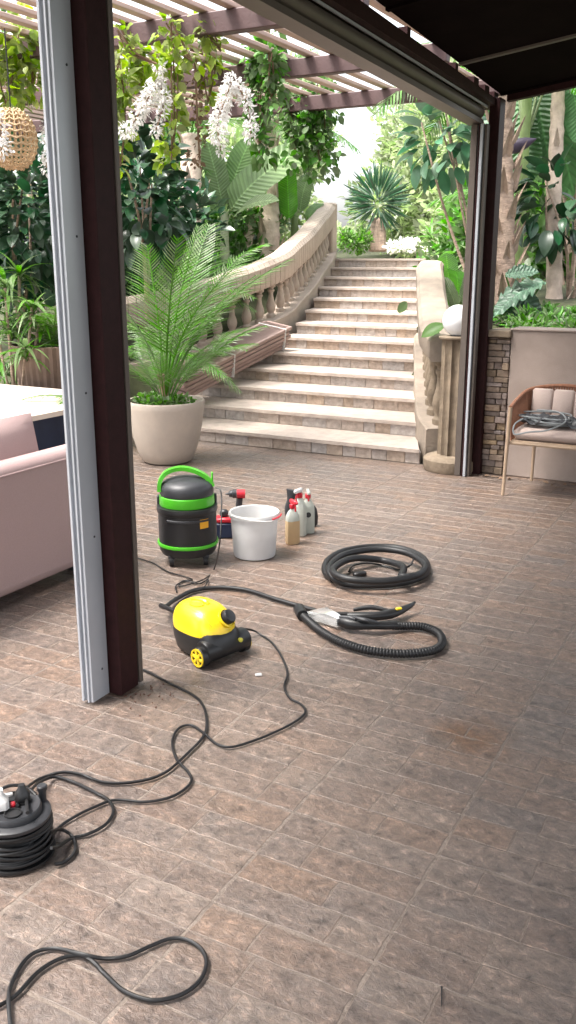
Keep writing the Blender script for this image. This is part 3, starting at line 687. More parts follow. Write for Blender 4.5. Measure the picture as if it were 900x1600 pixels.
palm_tree('pale rough palm trunk behind the upper part of the left handrail', at(420, 420, D=12.2), at(416, 190, D=12.2), .15, .12, bark_l, 8, 1.5, boots=14)
palm_tree('slim pale palm trunk left of the banana clump', at(372, 470, D=12.0), at(402, 200, D=12.4), .07, .06, bark_l, 6, 1.2)
palm_tree('peeling pink palm trunk under the white flower strands', at(300, 440, D=11.2), at(297, 215, D=11.2), .11, .13, bark_l, 6, 1.3, boots=16)
palm_tree('thin palm trunk behind the dark shrub', at(272, 440, D=12), at(268, 240, D=12), .06, .05, bark_l, 6, 1.3)
ban = [leaf_mesh('leaf', 1.0, .34, g_ban, 'banana', b, .10, 12, .1) for b in (.15, .45, .8)]
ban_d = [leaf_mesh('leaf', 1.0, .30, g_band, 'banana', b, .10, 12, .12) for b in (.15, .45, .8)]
def banana(label, base, leaves, meshes, stalk=.07, D0=0):
    t = thing('banana_plant', label, 'banana plant', base); base = Vector(base)
    tops = [Vector(l[0]) for l in leaves]; hi = base + Vector((0, 0, max(.3, (sum(p.z for p in tops) / len(tops) - base.z))))
    trunk_obj(t, [base, base.lerp(hi, .5), hi], stalk, stalk * .6, g_pale, 'stalk', n=10, jit=.03)
    for i, (a, b, s_) in enumerate(leaves):
        a, b = Vector(a), Vector(b); d = b - a; M().tube(crv([hi.lerp(base, .3), hi.lerp(a, .6), a, a + d * .05], 4), .014, 6).build('leaf_stem', g_pale, t)
        u = Vector((0, 0, 0)) - a; u = Vector((u.x, u.y, .9 * u.length)).normalized()
        place_leaf(t, meshes[i % 3], a, d + Vector((0, 0, d.length * .15)), random.uniform(-.4, .4), d.length * s_, up=u)
    return t
def L_(x0, y0, x1, y1, D0, D1, s=1): return (at(x0, y0, D=D0), at(x1, y1, D=D1), s)
banana('bright banana plant at the top left of the handrail', at(460, 400, D=12.6), [L_(452, 345, 447, 262, 12.2, 12.0, 1.1), L_(468, 335, 478, 258, 12.6, 12.5, 1.1), L_(440, 250, 372, 240, 12, 11.0), L_(430, 260, 470, 205, 12, 11.5), L_(480, 345, 500, 300, 12.8, 12.9), L_(445, 350, 405, 300, 12.4, 12.0)], ban)
banana('tall banana plant under the vines with long stems', at(352, 430, D=11.5), [L_(350, 330, 325, 220, 11.5, 11.0), L_(355, 320, 385, 205, 11.5, 11.0), L_(360, 330, 445, 215, 11.4, 10.6), L_(345, 335, 300, 270, 11.4, 11.0), L_(365, 340, 410, 290, 11.4, 10.8)], ban)
banana('leafy banana clump behind the right handrail', at(715, 500, D=9.6), [L_(705, 470, 695, 388, 9.6, 9.8), L_(715, 465, 720, 395, 9.4, 9.6), L_(708, 480, 688, 425, 9.2, 9.0), L_(725, 480, 742, 410, 9.4, 9.2), L_(712, 485, 706, 440, 8.9, 8.6)], ban)
bush('leafy_shrub', 'bright leafy shrub filling the bed behind the left balusters', 'shrub', at(380, 480, D=11), mkblobs(at(340, 430, D=11.9), (.6, .5, .45), 14, .15, .25), 2200, .10, g_mid, .5)
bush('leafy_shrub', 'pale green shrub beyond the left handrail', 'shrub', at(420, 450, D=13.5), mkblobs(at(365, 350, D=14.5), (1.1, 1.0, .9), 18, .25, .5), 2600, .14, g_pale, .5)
bush('leafy_shrub', 'deep green shrub below the peeling palm trunk', 'shrub', at(260, 480, D=11.2), mkblobs(at(250, 425, D=11.6), (1.3, .6, .6), 16, .2, .35), 2400, .13, g_mid, .45)

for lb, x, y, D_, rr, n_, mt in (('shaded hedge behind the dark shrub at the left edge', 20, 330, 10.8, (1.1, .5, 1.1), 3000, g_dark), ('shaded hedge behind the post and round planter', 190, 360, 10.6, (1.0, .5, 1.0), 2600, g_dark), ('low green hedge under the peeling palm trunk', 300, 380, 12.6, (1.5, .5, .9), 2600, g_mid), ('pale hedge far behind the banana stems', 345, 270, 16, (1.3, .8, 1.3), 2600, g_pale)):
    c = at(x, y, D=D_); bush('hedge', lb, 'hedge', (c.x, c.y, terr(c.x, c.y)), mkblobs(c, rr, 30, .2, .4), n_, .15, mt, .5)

# fan palm at the top of the stairs
yb = at(590, 392, D=15.0)
yu = thing('fan_palm', 'spiky blue green fan palm on a short trunk at the top of the stairs', 'palm', yb)
yc = at(591, 318, D=15.0)
for k in range(3):
    M().tube(crv([yb + Vector(((k - 1) * .09, 0, 0)), yb.lerp(yc, .5) + Vector(((k - 1) * .07, 0, 0)), yc - _z * .25 + Vector(((k - 1) * .03, 0, 0))], 5), list(np.linspace(.07, .05, 11)), 8).build('trunk', bark, yu)
k = 300; d = rng.normal(size=(k, 3)); d /= np.linalg.norm(d, axis=1)[:, None]; d[:, 2] = d[:, 2] * .9 + .25
Pn = np.array(yc) + d * np.array([.16, .16, .22]); obj('crown', npmesh('crown', *leaf_arr(Pn, d, rng.normal(size=(k, 3)) + np.array([0, 0, .5]), rng.uniform(.32, .50, k), np.full(k, .035), .2, .12), leafmat('fan_leaf', (.045, .115, .055), trans=.25)), yu)
# flowers, hill shrubs
fl_ = bush('flower_shrub', 'white flowering shrub low at the top of the stairs', 'flowers', at(640, 400, D=14.6), mkblobs(at(640, 390, D=14.6), (.36, .25, .04), 16, .06, .12, .7), 700, .07, g_pale, .5)
V, Fc = blob_leaves(mkblobs(at(636, 384, D=14.4), (.45, .3, .07), 20, .05, .1, .7), 420, .055, .8); obj('blossom', npmesh('blossom', V, Fc, white_fl), fl_)
bush('leafy_shrub', 'low bright shrub left of the fan palm at the stair top', 'shrub', at(545, 395, D=14.8), mkblobs(at(545, 378, D=14.8), (.3, .3, .12), 12, .08, .15), 800, .08, g_bright, .5)
spk = thing('spiky_plant', 'small spiky light green plant right of the fan palm', 'plant', at(672, 392, D=15.5))
for i in range(22):
    a = i * 2.4; el = random.uniform(.3, 1.4); place_leaf(spk, strap[i % 3], at(672, 375, D=15.5), (math.cos(a) * math.cos(el), math.sin(a) * math.cos(el), math.sin(el)), 0, random.uniform(.9, 1.3))
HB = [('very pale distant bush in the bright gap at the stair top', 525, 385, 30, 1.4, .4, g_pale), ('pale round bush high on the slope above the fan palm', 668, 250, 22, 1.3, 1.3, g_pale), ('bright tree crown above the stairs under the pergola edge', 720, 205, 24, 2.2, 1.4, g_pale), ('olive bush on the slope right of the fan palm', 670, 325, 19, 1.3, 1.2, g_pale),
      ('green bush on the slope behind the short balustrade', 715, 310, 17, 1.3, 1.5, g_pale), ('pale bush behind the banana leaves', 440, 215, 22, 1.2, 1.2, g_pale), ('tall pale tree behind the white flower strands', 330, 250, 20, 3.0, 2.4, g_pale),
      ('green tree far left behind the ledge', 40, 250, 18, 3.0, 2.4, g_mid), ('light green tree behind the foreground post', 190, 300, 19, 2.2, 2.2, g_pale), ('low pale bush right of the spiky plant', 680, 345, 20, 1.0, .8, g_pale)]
for lb, x, y, D_, rw_, rh, mt in HB:
    c = at(x, y, D=D_); gz = min(terr(c.x, c.y), c.z - .5)
    bush('hillside_tree', lb, 'tree', (c.x, c.y, gz), mkblobs(c, (rw_, rw_, rh), 26, .3, .65), 3600, .19, mt, .5, trunk=([(c.x, c.y, gz), (c.x + .1, c.y, (gz + c.z) / 2), (c.x, c.y, c.z)], .12, .05))

# ------------------------------------------------------------------ right garden
palm_tree('rough brown palm trunk just right of the dark post', at(790, 525, D=8.3), at(783, 130, D=8.3), .09, .085, bark, 10, 1.6, boots=46)
palm_tree('ringed grey palm trunk near the right edge', at(866, 525, D=8.7), at(874, 100, D=8.9), .078, .06, bark_l, 0, 1.4, boots=3)
palm_tree('slender pale palm trunk between the two thicker ones', at(822, 500, D=11), at(818, 300, D=11), .06, .055, bark_l, 6, 1.2)
palm_tree('pale thin trunk at the far right of the bed', at(895, 520, D=10.3), at(892, 150, D=10.3), .06, .06, bark, 6, 1.3, boots=20)
palm_tree('distant slim trunk behind the ringed palm', at(842, 480, D=12.5), at(838, 310, D=12.5), .07, .06, bark_l, 6, 1.2)
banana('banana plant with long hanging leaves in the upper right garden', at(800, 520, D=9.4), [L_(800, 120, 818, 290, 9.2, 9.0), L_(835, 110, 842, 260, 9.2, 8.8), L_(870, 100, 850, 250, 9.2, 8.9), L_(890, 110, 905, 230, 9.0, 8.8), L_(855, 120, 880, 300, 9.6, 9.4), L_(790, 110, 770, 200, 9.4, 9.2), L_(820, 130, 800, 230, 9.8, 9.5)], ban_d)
bb = thing('banana_flower', 'dark purple banana flower bud hanging beside the brown trunk', 'flower', at(795, 232, D=8.7))
b0, b1 = at(786, 236, D=8.75), at(838, 217, D=8.6); M().tube([b0.lerp(b1, t) for t in (0, .15, .4, .7, .9, 1)], [.02, .05, .068, .05, .02, .006], 12).build('bud', bud, bb)
M().tube(crv([at(778, 180, D=8.9), at(776, 215, D=8.8), b0], 5), .02, 8).build('stem', g_mid, bb)
leafy_shrub('rubber_plant', 'large leaved rubber plant in front of the ringed palm trunk', 'shrub', at(885, 510, D=8.9), at(872, 315, D=8.45), (.36, .25, .40), 84, lv_rub, 1.0, 1.6)
leafy_shrub('rubber_plant', 'rubber plant with big blue green leaves overhanging the stairs by the far post', 'shrub', at(760, 510, D=9.3), at(694, 222, D=9.2), (.42, .3, .36), 75, lv_rub_m, 1.0, 1.5)
leafy_shrub('rubber_plant', 'dark leafy shrub high at the right edge of the garden', 'shrub', at(890, 510, D=9.9), at(870, 200, D=10.2), (.7, .5, .45), 80, lv_rub, 1.0, 1.7)
leafy_shrub('rubber_plant', 'shaded leafy shrub filling the gap behind the palm trunks', 'shrub', at(840, 500, D=12.8), at(830, 400, D=12.6), (1.2, .5, .8), 170, lv_rub_m, 1.1, 1.8)
lf = leaf_mesh('leaf', .62, .28, g_phil, 'oval', .35, .10, 16, .3)
ph = thing('philodendron', 'philodendron with a big pale wavy leaf above the planter wall', 'plant', at(810, 525, D=7.85))
for i, (x0, y0, x1, y1) in enumerate(((850, 440, 765, 465), (800, 450, 850, 490), (790, 430, 840, 415), (815, 470, 790, 500))):
    a, b = at(x0, y0, D=7.75), at(x1, y1, D=7.6); place_leaf(ph, lf, a, b - a, .3, (b - a).length / .6, up=(.2, -.6, .7)); M().tube(crv([at(810, 525, D=7.85), at((x0 + 810) / 2, (y0 + 500) / 2, D=7.8), a], 4), .008, 6).build('leaf_stem', g_mid, ph)
banana('low banana shoots between the dark post and brown trunk', at(775, 520, D=8.6), [L_(772, 500, 762, 390, 8.6, 8.5), L_(776, 495, 790, 440, 8.6, 8.4), L_(780, 505, 800, 380, 8.9, 8.9), L_(772, 505, 776, 450, 8.4, 8.3)], ban)
V, Fc = blob_leaves(mkblobs((.2, 7.2, 1.03), (2.4, .25, .04), 60, .06, .11, .8), 3600, .06, .4)
V2, F2 = blob_leaves(mkblobs((-1.2, 7.9, 1.05), (1.3, .8, .05), 60, .06, .12, .8), 3600, .08, .4)
tag(obj('ground_cover', npmesh('ground_cover', V2, F2, g_mid)), 'mid green ground cover around the palm trunks behind the far post', 'plants', kind='stuff')
tag(obj('ground_cover', npmesh('ground_cover', V, Fc, g_bright)), 'bright green ground cover along the top of the planter wall', 'plants', kind='stuff')
HB2 = [('leafy bush behind the slender palm trunks', 830, 420, 12.2, .9, .7, g_bright), ('green bush behind the planter wall at the right', 910, 430, 10.8, .8, .7, g_mid), ('bush filling the bed behind the dark post', 765, 420, 12.5, .7, 1.0, g_mid), ('dense green tree behind the right garden palms', 850, 300, 15, 2.2, 2.4, g_mid), ('dark tree closing the view at the right edge', 960, 250, 13, 1.8, 2.4, g_mid), ('pale tree above the porch side of the garden', 800, 190, 17, 2.0, 1.8, g_pale)]
for lb, x, y, D_, rw_, rh, mt in HB2:
    c = at(x, y, D=D_); gz = terr(c.x, c.y)
    bush('garden_tree', lb, 'tree', (c.x, c.y, gz), mkblobs(c, (rw_, rw_ * .6, rh), 30, .3, .6), 3600, .17, mt, .5, trunk=([(c.x, c.y, gz), (c.x + .1, c.y, (gz + c.z) / 2), (c.x, c.y, c.z)], .12, .05))
ww = M(); p0, p1 = at(686, 392, D=13.2), at(745, 362, D=13.0); ww.loft([[p + Vector((0, y, z)) for y, z in ((-.08, -.9), (.08, -.9), (.08, 0), (-.08, 0))] for p in (p0, p1)])
tag(ww.build('garden_wall', white_wall, smooth=0), 'bright white sloping wall beyond the short balustrade', 'wall')

# ------------------------------------------------------------------ hanging vines and flowers
def vine(label, top, bot, w_, n, m, size=.085, blobs=9, stem_m=None):
    a, b = Vector(top), Vector(bot); t = thing('hanging_vine', label, 'vine', a)
    for k in range(3):
        M().tube(crv([a + Vector((random.uniform(-.3, .3) * w_, 0, .05)), a.lerp(b, .5) + Vector((random.uniform(-.5, .5) * w_, random.uniform(-.5, .5) * w_, 0)), b], 5), .006, 5).build('stem', stem_m or dead, t)
    bl = []
    for k in range(blobs):
        q = k / (blobs - 1); r = w_ * random.uniform(.5, 1.0) * (1 - .35 * q); bl.append((tuple(a.lerp(b, q) + Vector((random.uniform(-.4, .4) * w_, random.uniform(-.3, .3) * w_, 0))), (r, r * .8, r * 1.1)))
    V, Fc = blob_leaves(bl, n, size, .8, hang=.8); obj('foliage', npmesh('foliage', V, Fc, m), t); return t
vine('thick green vine hanging at the upper left corner', at(22, 50, D=6.0), at(10, 165, D=6.1), .22, 300, g_vine, .085)
vine('leafy vine hanging beside the left of the post', at(55, 50, D=6.2), at(50, 135, D=6.2), .14, 130, g_vine)
vine('leafy vine hanging close to the right of the post', at(188, 90, D=6.1), at(188, 260, D=6.3), .09, 150, g_vine)
vine('green vine left of the first white flower strand', at(215, 70, D=6.4), at(215, 140, D=6.5), .13, 110, g_vine)
vine('green vine hanging between the two white flower strands', at(268, 45, D=6.6), at(268, 250, D=6.7), .11, 190, g_vine)
vine('dry brown vine with few leaves between the white strands', at(305, 60, D=6.7), at(312, 250, D=6.8), .09, 220, dead, .04)
vine('thin green vine beside the dry vine', at(330, 50, D=6.7), at(325, 160, D=6.8), .09, 90, g_vine)
vine('long green vine right of the second white flower strand', at(415, 60, D=6.6), at(405, 240, D=6.8), .14, 420, g_mid, .075)
vine('bushy vine at the right end of the hanging row', at(505, 140, D=8.3), at(500, 255, D=8.3), .22, 520, g_mid, .075)
vine('bushy vine hanging from the far pergola beam', at(460, 135, D=8.2), at(465, 245, D=8.2), .18, 420, g_mid, .075)
vine('leafy vine creeping along the near pergola beam right of the post', at(185, 62, D=5.3), at(245, 100, D=5.3), .10, 95, g_vine, .055)
vine('leafy vine draped over the near pergola beam above the dry vine', at(262, 50, D=5.35), at(300, 95, D=5.4), .10, 95, g_vine, .055)
vine('small leafy vine on the near pergola beam above the second strand', at(318, 40, D=5.4), at(345, 80, D=5.5), .08, 70, g_vine, .055)
vine('sprig of vine low beside the long green vine', at(425, 90, D=6.4), at(432, 170, D=6.5), .09, 120, g_mid, .07)
def flower_strand(label, pts, w_, D_, n):
    P = [at(x, y, D=D_) for x, y in pts]; t = thing('flower_strand', label, 'flowers', P[0]); M().tube(crv(P, 5), .005, 5).build('stem', dead, t)
    bl = [(tuple(p), (w_ * random.uniform(.5, .95),) * 3) for p in crv(P, 3)]
    V, Fc = blob_leaves(bl, int(n * 1.5), .030, .5, hang=.7); obj('blossom', npmesh('blossom', V, Fc, white_fl), t)
flower_strand('white hanging blossom strand nearest the post', [(248, 105), (238, 140), (222, 170), (200, 205)], .06, 5.6, 420)
flower_strand('short white blossom strand beside the one nearest the post', [(250, 130), (255, 165), (243, 205)], .045, 5.6, 220)
flower_strand('white hanging blossom strand left of the long green vine', [(362, 128), (350, 160), (340, 195), (345, 235)], .06, 5.9, 420)
flower_strand('white blossom strand touching the long green vine', [(372, 135), (388, 170), (392, 215)], .05, 5.9, 250)
flower_strand('white blossoms at the left edge in front of the wicker lamp', [(-6, 170), (0, 200), (2, 235)], .05, 4.9, 120)
flower_strand('small white blossom strand peeking out left of the post', [(72, 195), (74, 230), (73, 262)], .045, 6.2, 130)
# wicker lamp
wc = at(20, 218, D=5.3); wl = thing('wicker_lamp', 'round woven wicker pendant lamp at the upper left', 'lamp', wc)
rx, rz_ = .128, .165
for k in range(13):
    ph_ = -1.25 + 2.5 * k / 12; r = rx * math.cos(ph_) + .01; z = rz_ * math.sin(ph_)
    M().tube([wc + Vector((r * math.cos(2 * math.pi * q / 28), r * math.sin(2 * math.pi * q / 28), z + .006 * (-1) ** q)) for q in range(28)], .0065, 6, True).build('hoop', wicker, wl)
for k in range(28):
    a = 2 * math.pi * k / 28; M().tube([wc + Vector(((rx * math.cos(p_) + .008) * math.cos(a), (rx * math.cos(p_) + .008) * math.sin(a), rz_ * math.sin(p_))) for p_ in np.linspace(-1.3, 1.3, 11)], .0045, 5).build('rib', wicker, wl)
M().tube([wc + _z * rz_, wc + _z * (2.80 - wc.z)], .004, 6).build('cord', darkp, wl)

# ------------------------------------------------------------------ rope armchair with cable on it
CX0, CX1, CY0, CY1 = -1.535, -1.02, 6.04, 6.52
ch = thing('rope_armchair', 'tan framed armchair with rust rope back and beige cushions by the wall', 'chair', ((CX0 + CX1) / 2, (CY0 + CY1) / 2, 0))
fp = [(CX0, CY0, .60), (CX0 - .005, CY0 + .2, .63), (CX0 + .02, CY1 - .08, .67), (CX0 + .12, CY1 + .01, .69), ((CX0 + CX1) / 2, CY1 + .03, .70), (CX1 - .12, CY1 + .01, .69), (CX1 - .02, CY1 - .08, .67), (CX1 + .005, CY0 + .2, .63), (CX1, CY0, .60)]
def leg(p0, p1): M().tube([p0, p1], [.011, .014], 10).build('leg', tanmetal, ch)
leg((CX0 - .01, CY0 - .02, 0), (CX0, CY0, .60)); leg((CX1 + .01, CY0 - .02, 0), (CX1, CY0, .60)); leg((CX0 + .06, CY1 + .02, 0), (CX0 + .07, CY1 - .02, .36)); leg((CX1 - .06, CY1 + .02, 0), (CX1 - .07, CY1 - .02, .36))
fpc = crv(fp, 8); M().tube(fpc, .013, 8).build('arm_frame', rope, ch)
low = crv([(x * .96 + (CX0 + CX1) / 2 * .04, y * .97 + .03 * 6.3, .36) for x, y, z in fp], 8)
M().tube(low, .011, 8).build('seat_rail', tanmetal, ch); M().tube([(CX0, CY0 + .01, .36), (CX1, CY0 + .01, .36)], .012, 8).build('front_rail', tanmetal, ch)
for i in range(2, len(fpc) - 2): M().tube([low[i], fpc[i]], .0075, 5).build('rope', rope, ch)
M().box(((CX0 + CX1) / 2, (CY0 + CY1) / 2, .372), (CX1 - CX0 - .03, CY1 - CY0 - .02, .016), .004).build('seat_deck', tanmetal, ch)
M().box(((CX0 + CX1) / 2, (CY0 + CY1) / 2 - .005, .423), (CX1 - CX0 - .035, CY1 - CY0 - .02, .082), .032).build('seat_cushion', cushion, ch, 60)
bc = M()
for i in range(3):
    w_ = .145; bc.box((CX0 + .115 + w_ * i, CY1 - .055, .565), (w_ - .002, .085, .23), .016, (R(-10), 0, 0))
bc.build('back_cushion', cushion, ch, 60)
cc = Vector(((CX0 + CX1) / 2 - .02, CY0 + .19, .47))
def coil(c, r0, turns, rt_, jit, zj, n=20, sx=1, sy=1):
    P = []
    for i in range(int(turns * n)):
        a = 2 * math.pi * i / n; r = r0 * (1 + jit * math.sin(i * .37) + jit * .7 * math.sin(i * .91 + 1)); P.append(Vector(c) + Vector((r * sx * math.cos(a), r * sy * math.sin(a), zj * (i / (turns * n)) + rt_ * .6 * math.sin(i * .53))))
    return P
gcb = thing('cable_coil', 'coil of grey cable heaped on the rope armchair seat', 'cable', cc)
M().tube(crv(coil(cc, .17, 4.5, .006, .22, .07, sy=.72), 2), .0055, 6).build('coil', greyc, gcb)
M().tube(crv([cc + Vector(v) for v in ((-.15, 0, .03), (-.16, -.12, .05), (-.2, -.2, .02), (-.19, -.23, -.04), (-.1, -.22, -.02), (.02, -.2, .0), (.12, -.15, .06), (.05, -.05, .1), (-.1, -.02, .1))], 6), .0055, 6).build('loose_loop', greyc, gcb)
dk = thing('dark_cloth', 'dark crumpled cloth lying under the grey cable on the chair', 'cloth', cc - _z * .0)
V = []; n_ = 14
for i in range(n_ + 1):
    for j in range(n_ + 1):
        u, v_ = i / n_ - .5, j / n_ - .5; V.append(cc + Vector((u * .38 + .01 * math.sin(j), v_ * .26 - .02, .042 + .02 * math.sin(i * 1.3 + j * .7) + .012 * math.sin(j * 2.1) - .05 * max(0, (u * u + v_ * v_) - .18))))
dm = M(); dm.add(V, [(i * (n_ + 1) + j, (i + 1) * (n_ + 1) + j, (i + 1) * (n_ + 1) + j + 1, i * (n_ + 1) + j + 1) for i in range(n_) for j in range(n_)]); dm.build('fabric', darkp, dk, 80)

# ------------------------------------------------------------------ vacuum
vp = at(295, 875, Z=0); VT = TF(vp, facing(vp)) @ Matrix.Diagonal((1, 1, 1.03, 1))
vc = thing('wet_vacuum', 'black and green drum vacuum cleaner on castors left of the white bucket', 'vacuum cleaner', vp)
def part(name, m, parent, fn, T, smooth=40, **k):
    q = M(T); fn(q); return q.build(name, m, parent, smooth, **k)
part('tank', blackp, vc, lambda q: q.lathe([(.10, .045), (.138, .05), (.150, .07), (.153, .10), (.153, .265), (.158, .27), (.160, .285), (.158, .30), (.14, .303)], n=40), VT)
part('green_ring', greenp, vc, lambda q: q.lathe([(.152, .098), (.160, .098), (.162, .105), (.160, .114), (.152, .114)], n=40), VT)
part('green_band', greenp, vc, lambda q: q.lathe([(.13, .303), (.142, .304), (.145, .31), (.143, .352), (.138, .356), (.12, .356)], n=40), VT)
part('motor_head', darkp, vc, lambda q: q.lathe([(.12, .356), (.139, .357), (.141, .366), (.140, .392), (.134, .408), (.118, .422), (.09, .434), (.05, .443), (.005, .446)], n=40), VT, 50)
def hnd(q):
    P = crv([(-.142, -.02, .38), (-.137, -.02, .425), (-.105, -.01, .468), (-.04, 0, .487), (.03, 0, .478), (.10, 0, .443), (.138, 0, .395)], 6)
    rings = []
    for i, p in enumerate(P):
        a = P[max(0, i - 1)]; b = P[min(len(P) - 1, i + 1)]; t = (b - a).normalized(); n_ = Vector((-t.z, 0, t.x)); hw = .032 - .012 * math.sin(math.pi * i / (len(P) - 1))
        rings.append([p + Vector((0, -hw, 0)) + n_ * -.010, p + Vector((0, hw, 0)) + n_ * -.010, p + Vector((0, hw, 0)) + n_ * .010, p + Vector((0, -hw, 0)) + n_ * .010])
    q.loft(rings)
    q.box((.134, 0, .43), (.01, .03, .07), .003)
part('carry_handle', greenp, vc, hnd, VT)
for s_ in (-1, 1): part('latch', darkp, vc, lambda q: q.box((s_ * .150, .03, .315), (.014, .035, .06), .004), VT)
part('front_ledge', darkp, vc, lambda q: q.loft([[(r * math.sin(a), -r * math.cos(a), z) for r, z in ((.150, .236), (.158, .24), (.158, .248), (.150, .252))] for a in np.linspace(-.75, .75, 14)]), VT)
part('sticker', orange, vc, lambda q: q.loft([[(r * math.sin(a), -r * math.cos(a), z) for r, z in ((.1535, .205), (.1545, .205), (.1545, .252), (.1535, .252))] for a in np.linspace(.42, .76, 6)]), VT)
for k in range(4):
    a = R(45 + 90 * k); c = (.125 * math.cos(a), .125 * math.sin(a), .026)
    w_ = part('castor', darkp, vc, lambda q: q.box((c[0], c[1], .05), (.035, .035, .022), .004), VT)
    part('wheel', rubber, w_, lambda q: q.loft([[(c[0] + x, c[1] + .026 * math.cos(b), .026 + .026 * math.sin(b)) for b in np.linspace(0, 2 * math.pi, 15)[:-1]] for x in (-.012, .012)]), VT)

# bucket
bp = at(398, 867, Z=0); BT = TF(bp, facing(bp), 1.03)
bk = thing('white_bucket', 'translucent white plastic bucket with a red grip on its rim', 'bucket', bp)
part('shell', whitep, bk, lambda q: q.lathe([(.098, .001), (.108, .004), (.111, .02), (.124, .215), (.133, .216), (.134, .232), (.130, .24), (.123, .238), (.120, .21), (.107, .02), (.02, .016)], n=44), BT, 35)
part('handle', whitep, bk, lambda q: q.tube([(.139 * math.cos(a), .139 * math.sin(a), .226 + .012 * math.sin(a * 2)) for a in np.linspace(-.2, -2.9, 24)], .003, 6), BT)
part('red_grip', redp, bk, lambda q: q.tube([(.142 * math.cos(a), .142 * math.sin(a), .230 + .006 * math.sin(a * 2)) for a in np.linspace(-.15, -.85, 12)], .0042, 8), BT)
part('grey_water', mat('grey_water', (.42, .42, .42), .2, .1, 6), bk, lambda q: q.lathe([(.1135, .12), (.05, .1205), (.002, .121)], n=30), BT)

# spray bottles
def bottle(label, px, py, h, liq, fill, rz, head):
    p = at(px, py, Z=0); T = TF(p, facing(p) + rz)
    b = thing('spray_bottle', label, 'bottle', p, 'spray bottles'); s = h / .26
    def body(q, z0, z1, o=0):
        sec = lambda hw, z: [(x * (hw - o), y * (hw * .72 - o), z) for x, y in ((-1, -.6), (-.6, -1), (.6, -1), (1, -.6), (1, .6), (.6, 1), (-.6, 1), (-1, .6))]
        pr_ = [(.034, .0), (.038, .006), (.038, .14), (.034, .165), (.022, .19), (.013, .2), (.013, .212)]
        zs = [(r, z) for r, z in pr_ if z0 <= z <= z1]
        if z1 < .2: zs.append((np.interp(z1, [a[1] for a in pr_], [a[0] for a in pr_]), z1))
        q.loft([sec(r, z * s) for r, z in zs])
    part('bottle_body', clearbot if not liq else liq, b, lambda q: body(q, 0, fill), T, 40)
    part('bottle_top', clearbot, b, lambda q: q.loft([[(x * r, y * r * .72, z * s) for x, y in ((-1, -.6), (-.6, -1), (.6, -1), (1, -.6), (1, .6), (.6, 1), (-.6, 1), (-1, .6))] for r, z in [(float(np.interp(fill, [.14, .165, .19], [.038, .034, .022])), fill + .0005), (.036, .15), (.034, .165), (.022, .19), (.013, .2), (.013, .212)] if z >= fill]), T, 40)
    part('collar', redp, b, lambda q: q.lathe([(.015, .205 * s), (.017, .21 * s), (.017, .228 * s), (.011, .233 * s)], n=16), T)
    tr = part('trigger_head', head, b, lambda q: (q.box((0, -.012, .245 * s), (.02, .07, .024), .005), q.box((0, -.05, .245 * s), (.012, .012, .014), .003)), T)
    part('trigger', redp, tr, lambda q: q.tube(crv([(0, -.026, .235 * s), (0, -.036, .215 * s), (0, -.034, .195 * s)], 4), .005, 6), T)
    return b
bottle('spray bottle with amber liquid and red trigger, nearest the bucket', 457, 849, .26, amberliq, .135, .5, redp)
bottle('clear spray bottle with white and red trigger behind the amber one', 468, 836, .285, None, .12, -.6, whitep)
bl3 = bottle('clear spray bottle with round grey emblem, rightmost of three', 481, 832, .265, None, .10, .1, clearbot)
p3 = at(481, 832, Z=0); part('emblem', darkp, bl3, lambda q: q.loft([[(.016 * math.cos(a), -.0288, .115 + .016 * math.sin(a)) for a in np.linspace(0, 2 * math.pi, 19)[:-1]], [(.016 * math.cos(a), -.0276, .115 + .016 * math.sin(a)) for a in np.linspace(0, 2 * math.pi, 19)[:-1]]]), TF(p3, facing(p3) + .1))
# dark upholstery nozzle behind the bottles
np_ = at(466, 822, Z=0); NT = TF(np_, facing(np_))
nz_ = thing('dark_nozzle_tool', 'dark grey curved nozzle tool standing behind the spray bottles', 'tool', np_)
def noz(q):
    P = crv([(.07, 0, .02), (.02, 0, .03), (-.04, 0, .055), (-.058, 0, .11), (-.045, 0, .17), (-.035, 0, .225)], 5); W = np.interp(np.linspace(0, 1, len(P)), [0, .3, .5, .75, 1], [.035, .04, .03, .022, .042]); hh = np.interp(np.linspace(0, 1, len(P)), [0, .4, .8, 1], [.02, .03, .02, .012])
    rings = []
    for i, p in enumerate(P):
        a = P[max(0, i - 1)]; b = P[min(len(P) - 1, i + 1)]; t = (b - a).normalized(); n_ = Vector((-t.z, 0, t.x)); rings.append([p + n_ * W[i] * math.cos(u) * .9 + Vector((0, hh[i] * math.sin(u), 0)) for u in np.linspace(0, 2 * math.pi, 13)[:-1]])
    q.loft(rings)
part('curved_neck', darkp, nz_, noz, NT, 50)
part('heel', blackp, nz_, lambda q: q.lathe([(.03, 0), (.042, .01), (.045, .06), (.035, .11), (.02, .13)], c=(.075, .01, 0), n=16, sy=.7), NT, 50)
